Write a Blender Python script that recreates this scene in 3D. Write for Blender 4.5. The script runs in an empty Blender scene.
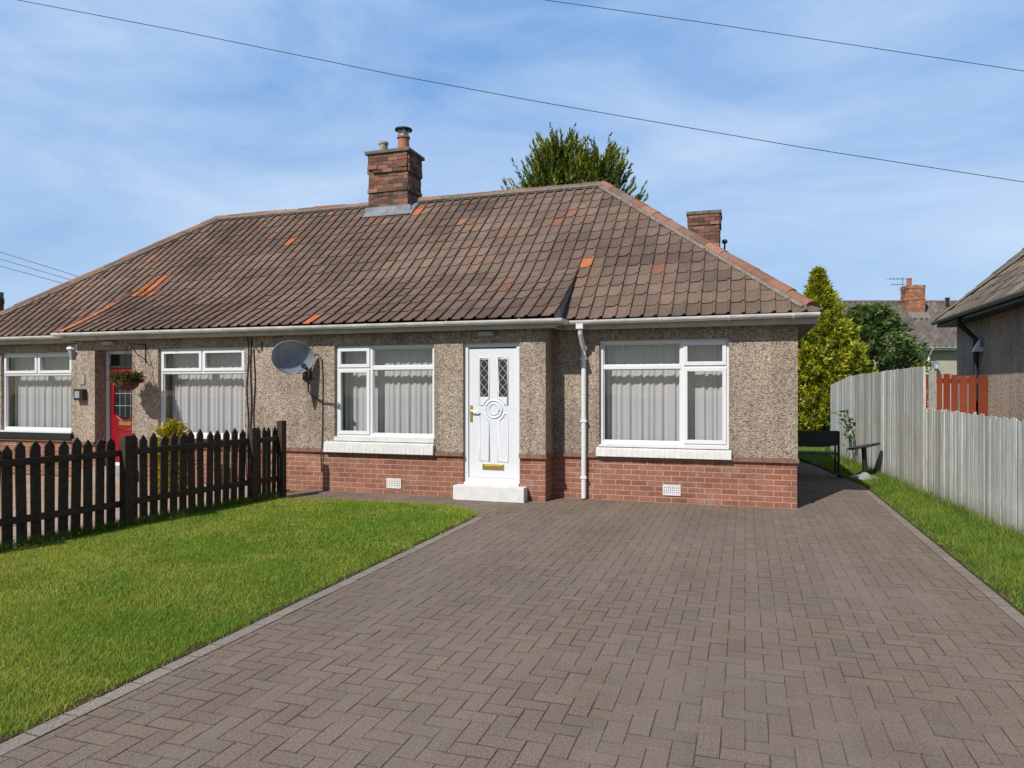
import bpy, bmesh, math, random
import numpy as np
from mathutils import Vector, noise as mnoise
rnd = random.Random(7)
NR = np.random.default_rng(11)
sc = bpy.context.scene
col = sc.collection
PI = math.pi
AZ, EL = math.radians(20.5), math.radians(43.5)     # sun: left of the facade normal, height
YAW = math.atan(233 / 720.0)
F = Vector((-math.sin(YAW), math.cos(YAW), 0)); R = Vector((math.cos(YAW), math.sin(YAW), 0))

# ------------------------------------------------------------------ materials
class NT:
    def __init__(s, name):
        s.m = bpy.data.materials.new(name); s.m.use_nodes = True
        s.t = s.m.node_tree; s.t.nodes.clear()
        s.out = s.n('ShaderNodeOutputMaterial')
        s.pos = s.n('ShaderNodeNewGeometry').outputs['Position']
    def n(s, typ, **kw):
        nd = s.t.nodes.new(typ)
        for k, v in kw.items():
            if k in nd.inputs: s.set(nd.inputs[k], v)
            else: setattr(nd, k, v)
        return nd
    def set(s, inp, v):
        if hasattr(v, 'is_linked') or isinstance(v, bpy.types.NodeSocket): s.t.links.new(v, inp)
        elif isinstance(v, (tuple, list)) and len(v) == 3 and inp.type == 'RGBA': inp.default_value = (*v, 1)
        else: inp.default_value = v
    def math(s, op, a, b=0.0, c=None):
        nd = s.t.nodes.new('ShaderNodeMath'); nd.operation = op
        s.set(nd.inputs[0], a); s.set(nd.inputs[1], b)
        if c is not None: s.set(nd.inputs[2], c)
        return nd.outputs[0]
    def mapping(s, scale=(1, 1, 1), vec=None, rot=(0, 0, 0)):
        nd = s.n('ShaderNodeMapping'); nd.inputs['Scale'].default_value = scale
        nd.inputs['Rotation'].default_value = rot
        s.t.links.new(vec if vec is not None else s.pos, nd.inputs['Vector']); return nd.outputs[0]
    def noise(s, scale, detail=4, rough=.55, vec=None, out='Fac'):
        nd = s.n('ShaderNodeTexNoise'); nd.inputs['Scale'].default_value = scale
        nd.inputs['Detail'].default_value = detail; nd.inputs['Roughness'].default_value = rough
        s.t.links.new(vec if vec is not None else s.pos, nd.inputs['Vector']); return nd.outputs[out]
    def voro(s, scale, vec=None, feature='F1', out='Distance'):
        nd = s.n('ShaderNodeTexVoronoi'); nd.feature = feature; nd.inputs['Scale'].default_value = scale
        s.t.links.new(vec if vec is not None else s.pos, nd.inputs['Vector']); return nd.outputs[out]
    def ramp(s, fac, stops):
        nd = s.n('ShaderNodeValToRGB'); s.t.links.new(fac, nd.inputs[0])
        el = nd.color_ramp.elements
        while len(el) < len(stops): el.new(.5)
        for e, (p, c) in zip(el, stops):
            e.position = p; e.color = (*c, 1) if len(c) == 3 else c
        return nd.outputs[0]
    def mix(s, fac, a, b, mode='MIX'):
        nd = s.t.nodes.new('ShaderNodeMix'); nd.data_type = 'RGBA'; nd.blend_type = mode
        s.set(nd.inputs[0], fac); s.set(nd.inputs[6], a if not isinstance(a, tuple) else (*a, 1)); s.set(nd.inputs[7], b if not isinstance(b, tuple) else (*b, 1))
        return nd.outputs[2]
    def attr(s, name='Col'):
        nd = s.n('ShaderNodeAttribute'); nd.attribute_name = name; return nd.outputs['Color']
    def bump(s, h, strength=.5, dist=.01):
        nd = s.n('ShaderNodeBump'); nd.inputs['Strength'].default_value = strength; nd.inputs['Distance'].default_value = dist
        s.t.links.new(h, nd.inputs['Height']); return nd.outputs[0]
    def princ(s, color, rough=.7, metal=0.0, normal=None, spec=.5):
        p = s.n('ShaderNodeBsdfPrincipled')
        s.set(p.inputs['Base Color'], color); s.set(p.inputs['Roughness'], rough); s.set(p.inputs['Metallic'], metal)
        p.inputs['Specular IOR Level'].default_value = spec
        if normal is not None: s.t.links.new(normal, p.inputs['Normal'])
        return p.outputs[0]
    def done(s, sh):
        s.t.links.new(sh, s.out.inputs['Surface']); return s.m

def simple(name, c, rough=.6, metal=0.0, var=.12, scale=6.0, bump=0.0, bscale=60, dist=.004, spec=.5):
    t = NT(name)
    f = t.noise(scale, 5)
    lo = tuple(x * (1 - var) for x in c); hi = tuple(min(1, x * (1 + var)) for x in c)
    cc = t.ramp(f, [(.3, lo), (.7, hi)])
    nm = t.bump(t.noise(bscale, 3), bump, dist) if bump else None
    return t.done(t.princ(cc, rough, metal, nm, spec))

def attr_mat(name, rough=.8, var=.25, scale=30, bump=.4, bscale=90, dist=.004, stain=None, spec=.3, big=.15):
    t = NT(name)
    c = t.attr()
    f = t.ramp(t.noise(scale, 5, .65), [(.25, (1 - var,) * 3), (.75, (1 + var,) * 3)])
    c = t.mix(1.0, c, f, 'MULTIPLY')
    b = t.ramp(t.noise(.9, 4), [(.3, (1 - big,) * 3), (.7, (1 + big,) * 3)])
    c = t.mix(1.0, c, b, 'MULTIPLY')
    if stain: c = stain(t, c)
    nm = t.bump(t.noise(bscale, 4, .6), bump, dist)
    return t.done(t.princ(c, rough, 0, nm, spec))

def roughcast(name, base, dark, light):
    t = NT(name)
    peb = t.voro(72, out='Color')                       # each pebble its own tone
    sep = t.n('ShaderNodeSeparateColor'); t.t.links.new(peb, sep.inputs[0])
    c = t.ramp(sep.outputs[0], [(0, dark), (.28, base), (.7, tuple(.5 * (a + b) for a, b in zip(base, light))), (1, light)])
    n2 = t.ramp(t.noise(17, 5, .7), [(.3, (.74,) * 3), (.7, (1.22,) * 3)])
    c = t.mix(1.0, c, n2, 'MULTIPLY')
    n3 = t.ramp(t.noise(1.3, 4), [(.28, (.80, .79, .77)), (.5, (1, 1, 1)), (.72, (1.14, 1.12, 1.09))])
    c = t.mix(1.0, c, n3, 'MULTIPLY')
    # rain streaks
    n4 = t.ramp(t.noise(1, 4, .6, t.mapping((5, 5, .35))), [(.36, (.74, .72, .70)), (.6, (1, 1, 1))])
    c = t.mix(.85, c, n4, 'MULTIPLY')
    h = t.math('ADD', t.math('MULTIPLY', t.voro(60), -1.0), t.math('MULTIPLY', t.noise(20, 4), .8))
    nm = t.bump(h, .9, .012)
    return t.done(t.princ(c, .9, 0, nm, .25))

def brickmat(name, c1, c2, mortar, w=.225, h=.075, off=0.0, dirt=.25):
    t = NT(name)
    s = t.n('ShaderNodeSeparateXYZ'); t.t.links.new(t.pos, s.inputs[0])
    cb = t.n('ShaderNodeCombineXYZ')
    t.t.links.new(t.math('ADD', s.outputs[0], s.outputs[1]), cb.inputs[0]); t.t.links.new(s.outputs[2], cb.inputs[1])
    b = t.n('ShaderNodeTexBrick'); t.t.links.new(cb.outputs[0], b.inputs['Vector'])
    b.inputs['Scale'].default_value = 1; b.inputs['Brick Width'].default_value = w; b.inputs['Row Height'].default_value = h
    b.inputs['Mortar Size'].default_value = .0065; b.inputs['Mortar Smooth'].default_value = .25; b.inputs['Bias'].default_value = -.15
    b.inputs['Color1'].default_value = (*c1, 1); b.inputs['Color2'].default_value = (*c2, 1); b.inputs['Mortar'].default_value = (*mortar, 1)
    c = b.outputs['Color']
    c = t.mix(1.0, c, t.ramp(t.noise(38, 5, .7), [(.25, (.72,) * 3), (.75, (1.25,) * 3)]), 'MULTIPLY')
    c = t.mix(1.0, c, t.ramp(t.noise(2.2, 4), [(.3, (1 - dirt,) * 3), (.65, (1.08,) * 3)]), 'MULTIPLY')
    # pale salts and splash near the ground
    c = t.mix(t.math('MULTIPLY', t.ramp(t.noise(5, 5, .7), [(.52, (0, 0, 0)), (.75, (1, 1, 1))]), .35), c, (.42, .36, .31))
    hgt = t.math('ADD', t.math('MULTIPLY', b.outputs['Fac'], -1.0), t.math('MULTIPLY', t.noise(70, 4), .35))
    return t.done(t.princ(c, .88, 0, t.bump(hgt, .8, .008), .25))

def leafmat(name, rough=.55, trans=.35):
    t = NT(name)
    c = t.attr()
    p = t.princ(c, rough, 0, None, .3)
    tr = t.n('ShaderNodeBsdfTranslucent'); t.t.links.new(t.mix(1.0, c, (1.2, 1.25, .6), 'MULTIPLY'), tr.inputs['Color'])
    mx = t.n('ShaderNodeMixShader'); mx.inputs[0].default_value = trans
    t.t.links.new(p, mx.inputs[1]); t.t.links.new(tr.outputs[0], mx.inputs[2])
    return t.done(mx.outputs[0])

def glassmat(name, tint=(.93, .93, .94), refl=1.3, base=.045):
    t = NT(name)
    lw = t.n('ShaderNodeLayerWeight'); lw.inputs['Blend'].default_value = .5
    fac = t.math('MULTIPLY_ADD', t.math('POWER', lw.outputs['Facing'], 4.0), .8, base)
    tr = t.n('ShaderNodeBsdfTransparent'); tr.inputs['Color'].default_value = (*tint, 1)
    gl = t.n('ShaderNodeBsdfGlossy'); gl.inputs['Roughness'].default_value = .01
    nm = t.bump(t.noise(1.2, 1), .06, .05); t.t.links.new(nm, gl.inputs['Normal'])
    mx = t.n('ShaderNodeMixShader'); t.t.links.new(fac, mx.inputs[0])
    t.t.links.new(tr.outputs[0], mx.inputs[1]); t.t.links.new(gl.outputs[0], mx.inputs[2])
    return t.done(mx.outputs[0])

def netmat(name):
    t = NT(name)
    fold = t.ramp(t.noise(1, 3, .5, t.mapping((26, 1, .25))), [(.3, (.84, .85, .84)), (.7, (.95, .95, .94))])
    d = t.n('ShaderNodeBsdfDiffuse'); t.t.links.new(fold, d.inputs['Color'])
    tl = t.n('ShaderNodeBsdfTranslucent'); tl.inputs['Color'].default_value = (.8, .8, .78, 1)
    tr = t.n('ShaderNodeBsdfTransparent')
    m1 = t.n('ShaderNodeMixShader'); m1.inputs[0].default_value = .25
    t.t.links.new(d.outputs[0], m1.inputs[1]); t.t.links.new(tl.outputs[0], m1.inputs[2])
    m2 = t.n('ShaderNodeMixShader'); m2.inputs[0].default_value = .18
    t.t.links.new(m1.outputs[0], m2.inputs[1]); t.t.links.new(tr.outputs[0], m2.inputs[2])
    return t.done(m2.outputs[0])

def roof_stain(t, c):
    # lichen spots and soot blotches
    sp = t.ramp(t.noise(24, 5, .7), [(.60, (0, 0, 0)), (.72, (1, 1, 1))])
    c = t.mix(t.math('MULTIPLY', sp, .42), c, (.33, .30, .25))
    so = t.ramp(t.noise(1.7, 5, .7), [(.55, (0, 0, 0)), (.75, (1, 1, 1))])
    c = t.mix(t.math('MULTIPLY', so, .55), c, (.07, .06, .053))
    return c
def pave_stain(t, c):
    st = t.ramp(t.noise(.45, 4, .6), [(.42, (0, 0, 0)), (.68, (1, 1, 1))])
    c = t.mix(t.math('MULTIPLY', st, .32), c, (.15, .122, .118))
    sp = t.ramp(t.noise(120, 3, .75), [(.60, (0, 0, 0)), (.74, (1, 1, 1))])
    c = t.mix(t.math('MULTIPLY', sp, .4), c, (.34, .3, .26))
    trk = t.ramp(t.noise(1, 4, .6, t.mapping((2.6, .22, 1))), [(.46, (0, 0, 0)), (.66, (1, 1, 1))])   # worn wheel tracks
    c = t.mix(t.math('MULTIPLY', trk, .22), c, (.27, .22, .18))
    oil = t.ramp(t.noise(3.1, 5, .7), [(.6, (0, 0, 0)), (.75, (1, 1, 1))])
    return t.mix(t.math('MULTIPLY', oil, .22), c, (.12, .10, .092))
def wood_stain(t, c):
    g = t.ramp(t.noise(1, 5, .65, t.mapping((60, 60, 2.2))), [(.3, (.62, .60, .56)), (.65, (1.1, 1.1, 1.1))])
    c = t.mix(1.0, c, g, 'MULTIPLY')
    s2 = t.ramp(t.noise(1, 4, .6, t.mapping((9, 9, .8))), [(.5, (0, 0, 0)), (.75, (1, 1, 1))])
    c = t.mix(t.math('MULTIPLY', s2, .45), c, (.22, .18, .12))
    sz = t.n('ShaderNodeSeparateXYZ'); t.t.links.new(t.pos, sz.inputs[0])
    hgt = t.math('MULTIPLY_ADD', t.noise(6, 5, .7), .7, t.math('MULTIPLY', sz.outputs[2], 1.6))
    foot = t.ramp(hgt, [(.42, (1, 1, 1)), (.85, (0, 0, 0))])       # soil splash and algae at the foot
    c = t.mix(t.math('MULTIPLY', foot, .55), c, (.20, .19, .10))
    kn = t.ramp(t.voro(5.5, t.mapping((3.2, 3.2, 1.0))), [(.03, (1, 1, 1)), (.07, (0, 0, 0))])
    return t.mix(t.math('MULTIPLY', kn, .7), c, (.10, .075, .05))

M = {}
M['roughcast'] = roughcast('roughcast', (.33, .26, .205), (.14, .105, .08), (.53, .45, .38))
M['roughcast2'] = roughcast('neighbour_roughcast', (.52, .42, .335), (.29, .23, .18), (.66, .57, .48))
M['brick'] = brickmat('red_brick', (.33, .135, .088), (.235, .088, .058), (.43, .32, .25))
M['tile'] = attr_mat('clay_tile', .85, .28, 28, .5, 70, .006, roof_stain, .3, .16)
M['ridge'] = attr_mat('ridge_tile', .85, .3, 20, .5, 60, .005)
M['pave'] = attr_mat('paving_block', .9, .5, 75, .9, 110, .006, pave_stain, .2, .1)
M['joint'] = simple('joint_sand', (.095, .074, .055), .95, 0, .4, 40)
M['upvc'] = simple('white_plastic', (.70, .71, .73), .35, 0, .03, 3)
M['gutter'] = simple('weathered_white_plastic', (.63, .63, .61), .42, 0, .22, 5)
M['whitepaint'] = simple('white_masonry_paint', (.66, .65, .64), .75, 0, .08, 9, .4, 50)
M['soffit'] = simple('soffit_paint', (.42, .38, .33), .7, 0, .15, 4)
M['eave_shade'] = simple('shaded_eave_boards', (.16, .13, .105), .8, 0, .25, 5)  # soffit brown darkened so its colour carries the shade below the roof edge
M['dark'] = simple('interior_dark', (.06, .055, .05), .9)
M['underlay'] = simple('roof_underlay', (.03, .026, .024), .95)
M['lead'] = simple('lead_sheet', (.22, .245, .28), .55, .3, .25, 8)
M['cap'] = simple('chimney_cap_cement', (.13, .125, .105), .9, 0, .4, 12, .4, 80)
M['concrete'] = simple('concrete', (.30, .28, .25), .9, 0, .25, 12, .4, 80)
M['mortar'] = simple('mortar_bed', (.19, .17, .145), .95, 0, .35, 15, .5, 60)
M['chbrick'] = attr_mat('chimney_brick', .9, .35, 40, .6, 80, .006, None, .25, .2)
M['terracotta'] = simple('terracotta', (.36, .13, .07), .8, 0, .2, 9)
M['steel'] = simple('steel_cowl', (.45, .45, .45), .35, .9)
M['black'] = simple('black_metal', (.015, .015, .016), .5, 0, .2)
M['blackplastic'] = simple('black_plastic', (.02, .02, .02), .45)
M['glass'] = glassmat('window_glass')
M['net'] = netmat('net_curtain')
M['doorwhite'] = simple('door_white', (.68, .70, .74), .3, 0, .02, 3)
M['gold'] = simple('brass', (.55, .40, .12), .35, .8, .1)
M['darkglass'] = simple('dark_door_glass', (.015, .018, .022), .08, 0, .3, 8)
M['leadcame'] = simple('lead_came', (.55, .56, .58), .5, .3)
M['reddoor'] = simple('red_door', (.26, .008, .013), .3, 0, .06, 4)
M['fencebrown'] = simple('creosoted_wood', (.042, .026, .016), .8, 0, .5, 14, .5, 60)
M['wood'] = attr_mat('silvered_wood', .9, .2, 40, .5, 80, .003, wood_stain, .2, .1)
M['redwood'] = attr_mat('red_stained_wood', .8, .25, 30, .4, 80, .003)
M['grass'] = leafmat('grass_blade', .6, .3)
M['leaf'] = leafmat('foliage', .55, .3)
M['bark'] = simple('bark', (.09, .065, .045), .95, 0, .35, 10, .8, 30, .02)
M['dish'] = simple('dish_grey', (.25, .285, .34), .42, .1, .2, 6)
M['cable'] = simple('black_cable', (.02, .02, .022), .6)
M['coir'] = simple('basket_brown', (.10, .045, .025), .9, 0, .4, 30)
M['cream'] = simple('pale_render', (.62, .60, .55), .9, 0, .06, 3)
M['beige'] = simple('beige_render', (.42, .38, .33), .9, 0, .1, 3, .3, 40)
M['slab'] = simple('paving_slab', (.36, .25, .18), .9, 0, .2, 4)
M['greyplastic'] = simple('grey_plastic', (.28, .29, .31), .5)

def ground_mat():
    t = NT('ground_turf')
    c = t.ramp(t.noise(.7, 6, .6), [(.3, (.05, .085, .018)), (.55, (.085, .13, .025)), (.75, (.13, .15, .04))])
    c = t.mix(1.0, c, t.ramp(t.noise(60, 4), [(.3, (.6,) * 3), (.7, (1.3,) * 3)]), 'MULTIPLY')
    return t.done(t.princ(c, .95, 0, t.bump(t.noise(80, 4), .8, .03), .1))
M['ground'] = ground_mat()
def lawn_mat():
    t = NT('lawn_soil')
    c = t.ramp(t.noise(30, 5, .7), [(.35, (.055, .042, .025)), (.6, (.09, .07, .04)), (.8, (.14, .105, .065))])
    return t.done(t.princ(c, .95, 0, t.bump(t.noise(90, 4), .8, .02), .1))
M['lawn'] = lawn_mat()

# ------------------------------------------------------------------ mesh builder
ORIG = {}
class MB:
    def __init__(s): s.v = []; s.f = []; s.c = []; s.cc = (1, 1, 1)
    def face(s, pts, c=None):
        i = len(s.v); s.v += [tuple(p) for p in pts]; s.f.append(tuple(range(i, i + len(pts)))); s.c.append(c or s.cc)
    def box(s, x0, y0, z0, x1, y1, z1, c=None):
        x0, x1 = sorted((x0, x1)); y0, y1 = sorted((y0, y1)); z0, z1 = sorted((z0, z1))
        i = len(s.v)
        s.v += [(x0, y0, z0), (x1, y0, z0), (x1, y1, z0), (x0, y1, z0), (x0, y0, z1), (x1, y0, z1), (x1, y1, z1), (x0, y1, z1)]
        for q in ((3, 2, 1, 0), (4, 5, 6, 7), (0, 1, 5, 4), (1, 2, 6, 5), (2, 3, 7, 6), (3, 0, 4, 7)):
            s.f.append(tuple(i + k for k in q)); s.c.append(c or s.cc)
        return s
    def prism(s, poly, off, c=None):
        """poly: list of 3D points (planar), extruded by vector off"""
        n = len(poly); i = len(s.v); o = Vector(off)
        s.v += [tuple(p) for p in poly] + [tuple(Vector(p) + o) for p in poly]
        s.f.append(tuple(range(i + n - 1, i - 1, -1))); s.f.append(tuple(range(i + n, i + 2 * n)))
        s.c += [c or s.cc] * 2
        for k in range(n):
            k2 = (k + 1) % n
            s.f.append((i + k, i + k2, i + n + k2, i + n + k)); s.c.append(c or s.cc)
        return s
    def tube(s, path, r, n=8, cap=True, c=None):
        path = [Vector(p) for p in path]
        rs = r if isinstance(r, (list, tuple)) else [r] * len(path)
        i0 = len(s.v); up = Vector((0, 0, 1))
        for k, p in enumerate(path):
            d = (path[min(k + 1, len(path) - 1)] - path[max(k - 1, 0)]).normalized()
            a = d.cross(up if abs(d.z) < .95 else Vector((1, 0, 0))).normalized(); b = d.cross(a)
            for j in range(n):
                t = 2 * PI * j / n; s.v.append(tuple(p + (a * math.cos(t) + b * math.sin(t)) * rs[k]))
        for k in range(len(path) - 1):
            for j in range(n):
                j2 = (j + 1) % n
                s.f.append((i0 + k * n + j, i0 + k * n + j2, i0 + (k + 1) * n + j2, i0 + (k + 1) * n + j)); s.c.append(c or s.cc)
        if cap:
            s.f.append(tuple(i0 + j for j in range(n))); s.f.append(tuple(i0 + (len(path) - 1) * n + j for j in range(n - 1, -1, -1))); s.c += [c or s.cc] * 2
        return s
    def lathe(s, prof, cx, cy, cz=0, n=20, c=None, ax=None):
        """prof: (r, z) from bottom up about a vertical axis, or about ax=(u,v,w) frame"""
        i0 = len(s.v)
        for r, z in prof:
            for j in range(n):
                t = 2 * PI * j / n
                if ax: p = Vector((cx, cy, cz)) + ax[0] * (r * math.cos(t)) + ax[1] * (r * math.sin(t)) + ax[2] * z
                else: p = (cx + r * math.cos(t), cy + r * math.sin(t), cz + z)
                s.v.append(tuple(p))
        for k in range(len(prof) - 1):
            for j in range(n):
                j2 = (j + 1) % n
                s.f.append((i0 + k * n + j, i0 + k * n + j2, i0 + (k + 1) * n + j2, i0 + (k + 1) * n + j)); s.c.append(c or s.cc)
        s.f.append(tuple(i0 + j for j in range(n - 1, -1, -1))); s.f.append(tuple(i0 + (len(prof) - 1) * n + j for j in range(n))); s.c += [c or s.cc] * 2
        return s
    def build(s, name, mat, parent=None, origin=None, smooth=False, cut=None, bevel=0, fix=True):
        me = bpy.data.meshes.new(name)
        po = ORIG.get(parent.name, Vector()) if parent else Vector()
        o = Vector(origin) if origin is not None else po
        me.from_pydata([(v[0] - o.x, v[1] - o.y, v[2] - o.z) for v in s.v], [], s.f)
        ca = me.color_attributes.new('Col', 'FLOAT_COLOR', 'CORNER')
        lens = np.array([len(f) for f in s.f])
        cols = np.repeat(np.array([(*c[:3], 1) for c in s.c], dtype=np.float32), lens, axis=0)
        ca.data.foreach_set('color', cols.ravel())
        bm = bmesh.new(); bm.from_mesh(me)
        if fix: bmesh.ops.recalc_face_normals(bm, faces=bm.faces)
        for (pc, pn) in (cut or []):
            g = bm.verts[:] + bm.edges[:] + bm.faces[:]
            bmesh.ops.bisect_plane(bm, geom=g, plane_co=Vector(pc) - o, plane_no=Vector(pn), clear_outer=True)
        if bevel:
            bmesh.ops.bevel(bm, geom=bm.edges[:], offset=bevel, segments=2, affect='EDGES', profile=.6, clamp_overlap=True)
        bm.to_mesh(me); bm.free()
        if smooth: me.polygons.foreach_set('use_smooth', [True] * len(me.polygons))
        me.materials.append(mat if not isinstance(mat, str) else M[mat])
        ob = bpy.data.objects.new(name, me); col.objects.link(ob)
        ob.location = o - po
        if parent: ob.parent = parent
        ORIG[ob.name] = o
        return ob

def tag(o, label=None, cat=None, group=None, kind=None):
    if label: o['label'] = label
    if cat: o['category'] = cat
    if group: o['group'] = group
    if kind: o['kind'] = kind
    return o
def thing(name, loc, label, cat, group=None, rotz=0):
    o = bpy.data.objects.new(name, None); col.objects.link(o); o.location = loc; o.rotation_euler = (0, 0, rotz)
    o.empty_display_size = .2
    ORIG[o.name] = Vector(loc)
    return tag(o, label, cat, group)
def leafmesh(name, tris, cols, mat, parent=None, origin=(0, 0, 0)):
    """tris (n,3,3) world coordinates, one colour per triangle"""
    n = len(tris); po = ORIG.get(parent.name, Vector()) if parent else Vector()
    o = Vector(origin) if not parent else po
    me = bpy.data.meshes.new(name)
    v = np.asarray(tris, dtype=np.float32).reshape(-1, 3) - np.array(o, dtype=np.float32)
    me.vertices.add(3 * n); me.vertices.foreach_set('co', v.ravel())
    me.loops.add(3 * n); me.loops.foreach_set('vertex_index', np.arange(3 * n, dtype=np.int32))
    me.polygons.add(n); me.polygons.foreach_set('loop_start', np.arange(0, 3 * n, 3, dtype=np.int32))
    me.update(calc_edges=True)
    ca = me.color_attributes.new('Col', 'FLOAT_COLOR', 'CORNER')
    cc = np.ones((n, 4), dtype=np.float32); cc[:, :3] = cols
    ca.data.foreach_set('color', np.repeat(cc, 3, axis=0).ravel())
    me.materials.append(M[mat])
    ob = bpy.data.objects.new(name, me); col.objects.link(ob)
    ob.location = o - po
    if parent: ob.parent = parent
    ORIG[ob.name] = o
    return ob
def jit(c, a): k = 1 + rnd.uniform(-a, a); return tuple(x * k for x in c)

# ------------------------------------------------------------------ setting
g = MB(); g.face([(-300, -120, -.03), (300, -120, -.03), (300, 400, -.03), (-300, 400, -.03)])
tag(g.build('ground', 'ground'), 'green turf ground spreading round the houses', 'ground', kind='structure')

DX0, DX1 = -3.19, 1.87
def pave_height(x, y): return 0.0
DIRT = (.082, .062, .046)
pb = MB()
def block(x0, y0, x1, y1, c, z=0.0):
    g_, bx, by = .0009, .0022, .0058
    j = [rnd.uniform(-.0016, .0016) for _ in range(8)]
    x0 += g_; y0 += g_; x1 -= g_; y1 -= g_
    t = [rnd.uniform(-.0014, .0014) for _ in range(4)]; zz = z + rnd.uniform(-.001, .001)
    top = [(x0 + bx + j[0], y0 + by + j[1], zz + t[0]), (x1 - bx + j[2], y0 + by + j[3], zz + t[1]), (x1 - bx + j[4], y1 - by * .3 + j[5], zz + t[2]), (x0 + bx + j[6], y1 - by * .3 + j[7], zz + t[3])]
    low = [(x0, y0, zz - .0025), (x1, y0, zz - .0025), (x1, y1, zz - .0025), (x0, y1, zz - .0025)]
    bot = [(p[0], p[1], z - .03) for p in low]
    pb.face(top, c)
    mo_ = mnoise.noise(Vector((x0 * .9, y0 * .9, 3.0))) + rnd.gauss(0, .25)
    DIRT = (.070, .074, .034) if mo_ > .45 else ((.15, .12, .09) if mo_ < -.35 else (.082, .062, .046))
    for k in range(4):
        k2 = (k + 1) % 4
        pb.face([low[k], low[k2], top[k2], top[k]], DIRT); pb.face([bot[k], bot[k2], low[k2], low[k]], DIRT)
PC = [(0.190, 0.145, 0.112), (0.197, 0.151, 0.118), (0.186, 0.141, 0.110), (0.193, 0.144, 0.110), (0.188, 0.145, 0.116), (0.180, 0.139, 0.110), (0.201, 0.156, 0.120)]
U = .1045
W = 0.0
ix0, ix1, iy0, iy1 = -64, 24, -12, 164
for i in range(ix0, ix1):
    for j in range(iy0, iy1):
        k = (i - j) % 4
        x, y = i * U, j * U
        if k == 0: r = (x, y, x + 2 * U, y + U)
        elif k == 3: r = (x, y, x + U, y + 2 * U)
        else: continue
        cx, cy = (r[0] + r[2]) / 2, (r[1] + r[3]) / 2
        ok = (DX0 - .05 < cx < DX1 + .05 and cy < 10.5) or (-6.75 < cx <= DX0 and 8.7 < cy < 10.0) or (.55 < cx < DX1 and 10.2 < cy < 13.2) or (.55 < cx < 1.87 - max(0, cy - 13.0) * .12 and 13.0 < cy < 16.5)
        if not ok: continue
        x0_, y0_, x1_, y1_ = r
        if cy < 8.45: x0_ = max(x0_, DX0 + .106)
        if cy < 13.0: x1_ = min(x1_, DX1 - .101)
        if x1_ - x0_ < .012: continue
        block(x0_, y0_, x1_, y1_, jit(rnd.choice(PC), .04))
pv = pb.build('paving_blocks', 'pave', cut=[])
tag(pv, 'brown grey herringbone block paving of the driveway', 'paving', kind='structure')
jb = MB(); jb.box(-6.7, -1.25, -.06, 1.88, 16.6, -.0035)
tag(jb.build('paving_bed', 'joint'), 'dark sand bed in the paving joints', 'paving bed', kind='structure')
# right edge stretcher course and left kerb course
kb = MB(); pb = kb
y = -1.2
while y < 13.0:
    block(DX1 - .1, y, DX1, y + .2045, jit((.245, .2, .163), .1), .001); y += .2045
tag(kb.build('edge_course', 'pave'), 'single row of blocks edging the right side of the driveway', 'edging', kind='structure')
kb = MB(); pb = kb
y = -1.2
while y < 8.35:
    block(DX0, y, DX0 + .105, y + .2045, jit((.265, .225, .188), .08), .003); y += .2045
for q in range(9):     # the kerb turns with the corner of the lawn
    pass
tag(kb.build('kerb_course', 'pave'), 'pale block course edging the lawn along the driveway', 'kerb', kind='structure')

# lawn outline
def fence_x(y): return -7.0 + (y - 5.21) * .1108
lawn_poly = [(DX0 - .002, -1.0), (DX0 - .002, 8.25)]
for q in range(1, 9):
    a = q / 8 * PI / 2
    lawn_poly.append((DX0 - .012 - .85 * (1 - math.cos(a)), 8.25 + .85 * math.sin(a)))
lawn_poly += [(-4.7, 9.14), (-5.6, 9.08), (fence_x(9.0) + .02, 8.93), (fence_x(5.2) + .02, 5.2), (fence_x(-1) + .02, -1.0)]
lb = MB(); lb.prism([(x, y, -.02) for x, y in lawn_poly], (0, 0, .026))
tag(lb.build('lawn', 'lawn'), 'soil of the front lawn beside the driveway', 'lawn', kind='structure')
def inpoly(px, py, poly):
    r = np.zeros(px.shape, bool); n = len(poly)
    for i in range(n):
        x1, y1 = poly[i]; x2, y2 = poly[(i + 1) % n]
        c = ((y1 > py) != (y2 > py)) & (px < (x2 - x1) * (py - y1) / (y2 - y1 + 1e-12) + x1)
        r ^= c
    return r
def nz(x, y, s, seed=0):
    return np.array([mnoise.noise(Vector((a * s, b * s, seed))) for a, b in zip(x, y)])
def blades(x, y, z, h, w, cols, lean=.5):
    n = len(x)
    a = NR.uniform(0, 2 * PI, n); dx, dy = np.cos(a) * w / 2, np.sin(a) * w / 2
    b = NR.uniform(0, 2 * PI, n); l = NR.uniform(0, lean, n) * h
    t = np.zeros((n, 3, 3))
    t[:, 0] = np.stack([x - dx, y - dy, z], 1); t[:, 1] = np.stack([x + dx, y + dy, z], 1)
    t[:, 2] = np.stack([x + np.cos(b) * l, y + np.sin(b) * l, z + h], 1)
    return t, cols
def grass_cols(x, y, base, dry, s=1.6):
    n = len(x)
    k = np.clip(.45 + .8 * nz(x, y, s, 3.3) + .55 * nz(x, y, s * .38, 7.7) + .4 * nz(x, y, s * 3.5, 1.7) + NR.normal(0, .28, n), 0, 1)[:, None]
    c = np.array(base) * (1 - k) + np.array(dry) * k
    return c * NR.uniform(.75, 1.25, (n, 1))
def scatter(poly, dens, ylo, yhi, xlo, xhi):
    n = int(dens * (yhi - ylo) * (xhi - xlo))
    x = NR.uniform(xlo, xhi, n); y = NR.uniform(ylo, yhi, n)
    m = inpoly(x, y, poly); return x[m], y[m]
T, CC = [], []
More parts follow.
